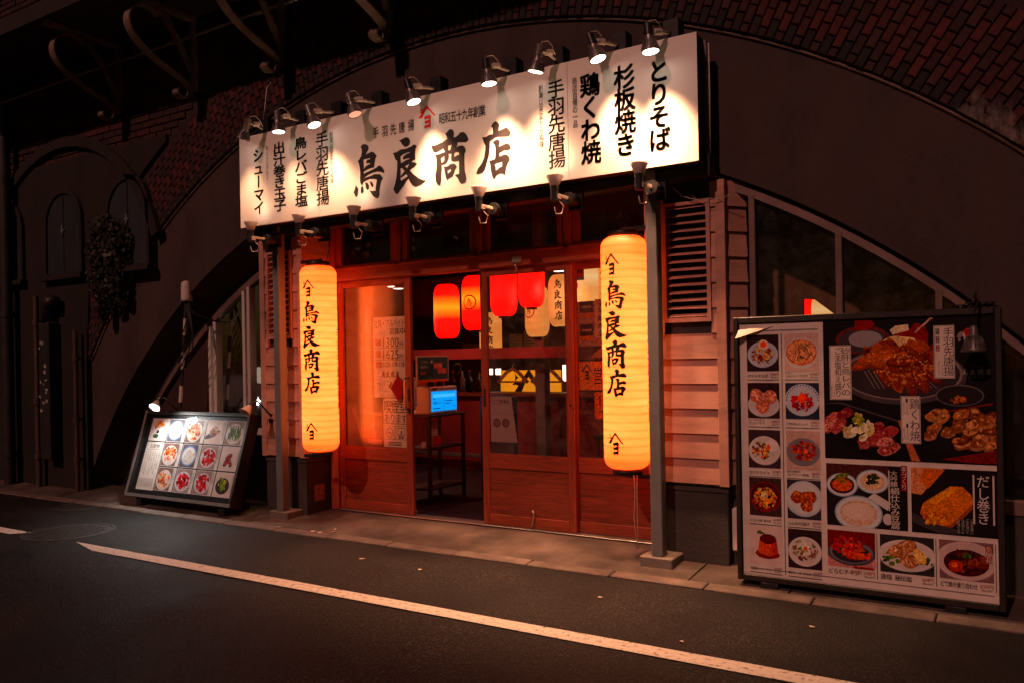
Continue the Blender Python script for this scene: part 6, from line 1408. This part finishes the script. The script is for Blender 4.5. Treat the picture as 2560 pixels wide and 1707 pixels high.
# peeling corner of the sheet
m = MB(); m.col = rgb(226, 214, 206); vs = []
for i in range(9):
    for j in range(4):
        s, t_ = i / 8, j / 3; x = wx0 + .20 * s; z = wz1 - .02 * (1 - s) - .05 * t_ * (1 - s) - .012; y = BFY - .004 - .035 * (1 - s) ** 1.6 * t_ - .012 * (1 - s); vs.append((x - .012 * (1 - s) * t_, y, z))
m.add(vs, [(i * 4 + j, (i + 1) * 4 + j, (i + 1) * 4 + j + 1, i * 4 + j + 1) for i in range(8) for j in range(3)], True); m.build('peeling_corner', 'print', bd)
# lamp hanging before the board
hp = PYp(2435, 880, -.70)
hl = thing('hanging_lamp', 'unlit grey finned lamp hanging before the top right of the menu board', 'lamp', tuple(hp))
MB().lathe([(.13, .012), (.12, .018), (.085, .021), (.08, .026), (.03, .052), (.012, .058), (.0, .060), (.0, .0)], hp, (0, 0, 1), 22).build('bulb', 'dull_metal', hl)
m = MB()
for i in range(18): a = 6.283 * i / 18; m.tube([(hp.x + .03 * math.cos(a), hp.y + .03 * math.sin(a), hp.z + .078), (hp.x + .055 * math.cos(a), hp.y + .055 * math.sin(a), hp.z + .022)], .003, 4)
m.build('fin', 'dull_metal', hl)
MB().tube([(hp.x, hp.y, hp.z + .12), (hp.x + .004, hp.y + .01, hp.z + .2), (hp.x + .02, hp.y + .06, bz1 + .03), (hp.x + .02, hp.y + .1, bz1 + .01)], .006, 6).build('cord', 'rubber', hl)
m = MB()
for i in range(9): p = (hp.x + random.uniform(-.06, .09), BFY + random.uniform(.0, .1), bz1 + random.uniform(.0, .03)); m.tube([p, (p[0] + random.uniform(-.05, .05), p[1], p[2] + random.uniform(0, .02)), (p[0] + random.uniform(-.06, .06), p[1] + .02, bz1 + .004)], .006, 5)
m.tube([(hp.x + .02, BFY + .05, bz1 + .002), (hp.x + .0, BFY + .05, bz1 + .06), (hp.x + .01, BFY + .04, bz1 + .085)], .008, 6); m.build('clamp', 'rubber', hl)

# ================================================================== LEANING MENU (left)
MO = Vector((-7.40, -.60, .105)); UL = Vector((0, .30, .954)).normalized(); NL = Vector((0, -UL.z, UL.y)); MW, MH = 1.53, .84
def ml(x, s, d=0.0): return MO + Vector((x, 0, 0)) + UL * s + NL * d
lm = thing('leaning_menu', 'leaning glass fronted menu case with small dish photographs at the left', 'menu board', (-6.6, -.5, .012))
def lbox(m, x0, x1, s0, s1, d0, d1):
    vs = [ml(x, s, d) for x in (x0, x1) for s in (s0, s1) for d in (d0, d1)]; m.add(vs, [(0, 1, 3, 2), (4, 6, 7, 5), (0, 4, 5, 1), (2, 3, 7, 6), (0, 2, 6, 4), (1, 5, 7, 3)]); return m
m = MB(); lbox(m, 0, .03, 0, MH, -.09, .03); lbox(m, MW - .03, MW, 0, MH, -.09, .03); lbox(m, .03, MW - .03, 0, .03, -.09, .03); lbox(m, .03, MW - .03, MH - .03, MH, -.09, .03); m.build('frame', 'wood_frame_dark', lm)
lbox(MB(), .03, MW - .03, .03, MH - .03, -.085, -.02).build('backing', 'black', lm)
lbox(MB(), .028, MW - .028, .028, MH - .028, .018, .021).build('front_glass', 'acrylic', lm)
m = MB(); lbox(m, .0, .032, .0, MH, .0301, .033); lbox(m, .032, MW - .0, .0, .03, .0301, .033); m.build('edge_strip', 'aluminium', lm)
for x in (.16, 1.36): MB().box(MO.x + x - .04, MO.x + x + .04, -.58, -.30, .014, .104).build('foot', 'black', lm)
m = MB()
for x in (.2, 1.3): m.box(MO.x + x - .02, MO.x + x + .02, -.31, -.27, .02, .62)
m.build('rear_leg', 'black', lm)
gx0, gx1, gs0, gs1 = .075, MW - .055, .075, MH - .06; cw, rh = (gx1 - gx0) / 5, (gs1 - gs0) / 3
KN = [['drink', 'white_dish', 'salad_orange', 'skewer', 'greens'], [None, 'salad_orange', 'white_dish', 'pickle', 'berries'], [None, 'salad_orange', 'pickle', 'pickle', 'cucumber']]
for r in range(3):
    for c in range(5):
        if KN[r][c] is None: continue
        x0, x1 = gx0 + c * cw + .006, gx0 + (c + 1) * cw - .006; s1 = gs1 - r * rh - .005; s0 = s1 - rh + .012
        q = Print(lambda x, s, d: ml(x, s, -.018 + d), .00001); q.rect(x0, s0, x1, s1, rgb(226, 220, 214)); food(q, KN[r][c], x0 + .004, s0 + .004, x1 - .046, s1 - .004)
        for k in range(2):
            for j in range(random.randint(6, 10)): q.text(random.choice('鶏塩焼の和え盛豆腐冷奴枝豆胡瓜'), x1 - .045 + .02 * k, x1 - .030 + .02 * k, s1 - .012 - .017 * j, 0, .012, rgb(40, 36, 36), True, s1 - .027 - .017 * j)
        q.build('dish_photo', 'print', lm)
q = Print(lambda x, s, d: ml(x, s, -.018 + d), .00001); x0, x1, s1, s0 = gx0 + .006, gx0 + cw - .006, gs1 - rh - .005, gs0
q.rect(x0, s0, x1, s1, rgb(226, 220, 212)); q.text('お飲物', x0 + .06, x1 - .06, s1 - .04, .045, .02, rgb(40, 36, 36)); q.rect(x0 + .02, s1 - .075, x1 - .02, s1 - .072, rgb(40, 36, 36))
for k in range(7):
    for j in range(random.randint(5, 14)): q.text(random.choice('生麦酒梅焼酎冷酒茶ハイサワー'), x0 + .02 + .035 * k, x0 + .034 + .035 * k, s1 - .09 - .017 * j, 0, .006, rgb(70, 64, 62), True, s1 - .105 - .017 * j)
for k in range(9): q.rect(x0 + .015 + .026 * k, s0 + .03, x0 + .03 + .026 * k, s0 + .11, rgb(180, 172, 165))
q.build('drink_list', 'print', lm)
def clamp_lamp(rim, neck, label, on):
    p = PYp(*rim, -.58); n_ = PYp(*neck, -.50); ax = (p - n_).normalized()
    t = thing('clamp_lamp', label, 'lamp', tuple(n_), 'clamp lamps on the leaning menu')
    MB().lathe([(-.085, .016), (-.07, .022), (-.005, .052), (0, .055), (0, .050), (-.06, .02)], p, ax, 18).build('shade', 'lamp_cup', t)
    MB().cyl(p - ax * .012, p - ax * .010, .05, n=18).build('bulb_face', 'bulb_cool' if on else 'lamp_cup', t)
    m = MB(); m.cyl(p - ax * .12, p - ax * .08, .02, n=10); e = ml((p.x - MO.x) + .02, MH - .01, -.06); m.tube([p - ax * .11, p - ax * .13 + Vector((.02, .03, 0)), e], .009, 6); m.box(e.x - .02, e.x + .02, e.y - .02, e.y + .02, e.z - .05, e.z + .03); m.build('clamp', 'black_metal', t)
    return t, p, ax
t, p, ax = clamp_lamp((385, 1019), (399, 991), 'lit clamp lamp on the top left corner of the leaning menu', True)
spot(t, p + ax * .01, (ml(.62, .30) - p).normalized(), 38, 160, .7, (.96, .95, .92), .04)
clamp_lamp((612, 1031), (631, 1006), 'unlit clamp lamp on the top right corner of the leaning menu', False)

# ================================================================== SMALL STREET THINGS
def manhole(cx, cy_, r, label):
    t = thing('manhole_cover', label, 'manhole cover', (cx, cy_, 0), 'manhole covers in the road')
    z = road_z(cx, cy_) + .004
    m = MB().lathe([(0, r + .03), (.004, r + .03), (.005, r + .005), (.002, r + .004)], (cx, cy_, z - .001), (0, 0, 1), 40); m.build('rim', 'iron_cover', t)
    m = MB(); m.cyl((cx, cy_, z - .006), (cx, cy_, z), r, n=40); 
    for i in range(-6, 7):
        for j in range(-6, 7):
            a, b = cx + i * r / 6.5, cy_ + j * r / 6.5
            if math.hypot(a - cx, b - cy_) < r * .88: m.box(a - r * .05, a + r * .05, b - r * .05, b + r * .05, z - .001, z + .003)
    m.build('cover', 'iron_cover', t)
manhole(-6.72, -1.56, .325, 'larger round iron manhole cover breaking the painted line'); manhole(-7.82, -.83, .22, 'smaller round iron manhole cover near the leaning menu')
pl_ = thing('taped_pole', 'thin pole with a white plastic cap and cables behind the leaning menu', 'pole', (-7.12, -.25, .012))
a, b = Vector((-6.915, -.25, 1.97)), Vector((-7.14, -.26, .02))
for i in range(12): q0, q1 = a.lerp(b, i / 12), a.lerp(b, (i + 1) / 12); MB().cyl(q0, q1, .017 if i % 2 else .019, n=10).build('shaft', 'plastic_white' if (i % 2 == 1 and i < 6) else 'pipe_dark', pl_)
MB().lathe([(0, .0), (0, .054), (.02, .054), (.16, .050), (.185, .042), (.195, .02), (.196, 0)], (-6.91, -.25, 1.975), (0, 0, 1), 20).build('cap', 'plastic_white', pl_)
m = MB()
for k in range(5): m.tube([(-6.90 + .01 * k, -.26, 1.97), (-6.86 + .02 * k, -.28, 1.80 - .05 * k), (-6.96 + .03 * k, -.27, 1.66 - .06 * k), (-6.99 - .01 * k, -.28, 1.5 - .06 * k)], .006, 5)
m.tube([(-6.90, -.26, 1.95), (-6.82, -.24, 1.85), (-6.72, -.1, 1.78), (-6.68, .1, 1.76)], .009, 5); m.build('cables', 'rubber', pl_)
m = MB(); lo = None
m.tube([(-6.98, -.215, 2.95), (-6.96, -.22, 2.6), (-6.93, -.23, 2.4), (-6.91, -.25, 2.17)], .004, 5); tag(m.build('wire', 'cable_white', None, (-6.93, -.22, 2.17)), 'thin wire dropping down the plaster to the capped pole', 'wire')
k = 0
for u, v in ((782, 1330), (799, 1333), (840, 1327), (835, 1332), (905, 1395), (700, 1319), (1050, 1420), (2030, 1565), (1500, 1490), (1705, 1600)):
    p = PZp(u, v, .006); s = random.uniform(.008, .022); m = MB(); n_ = 6
    p.z = max(road_z(p.x, p.y) + .004 if p.y < KY else pz(p.y) + .003, .0)
    m.add([(p.x + s * math.cos(6.28 * i / n_) * random.uniform(.6, 1.6), p.y + s * math.sin(6.28 * i / n_) * random.uniform(.6, 1.2), p.z + random.uniform(0, .006)) for i in range(n_)], [tuple(range(n_))])
    q = m.build('litter_scrap', 'litter', None, tuple(p)); tag(q, ['small paper scrap at the left foot of the left post', 'paper scrap on the kerb just right of the left post', 'larger pale scrap on the kerb left of the doors', 'flat scrap on the kerb edge left of the doors', 'tiny scrap on the asphalt left of centre', 'tiny scrap on the kerb under the left post', 'tiny scrap on the asphalt below the doorway', 'flat pale scrap on the asphalt before the large menu board', 'tiny scrap on the asphalt below the right door', 'tiny scrap on the asphalt below the right post'][k], 'litter', 'litter scraps on the street'); k += 1
bp = thing('corner_post', 'dark blue square post at the right edge of the picture', 'post', (.12, -.45, .01)); B('shaft', .06, .22, -.50, -.34, .05, 2.2, 'blue_post', bp, .006); B('foot', -.02, .34, -.66, -.30, .012, .05, 'blue_post', bp, .006)
tag(MB().box(-.02, .75, -.80, -.67, .012, .06, bev=.008).build('rubber_ramp', 'black', None, (.3, -.73, .012)), 'black rubber kerb ramp at the right edge of the pavement', 'ramp')

bpy.data.scenes.remove(GSC)
for o in bpy.data.objects:
    if '_b' in o: del o['_b']
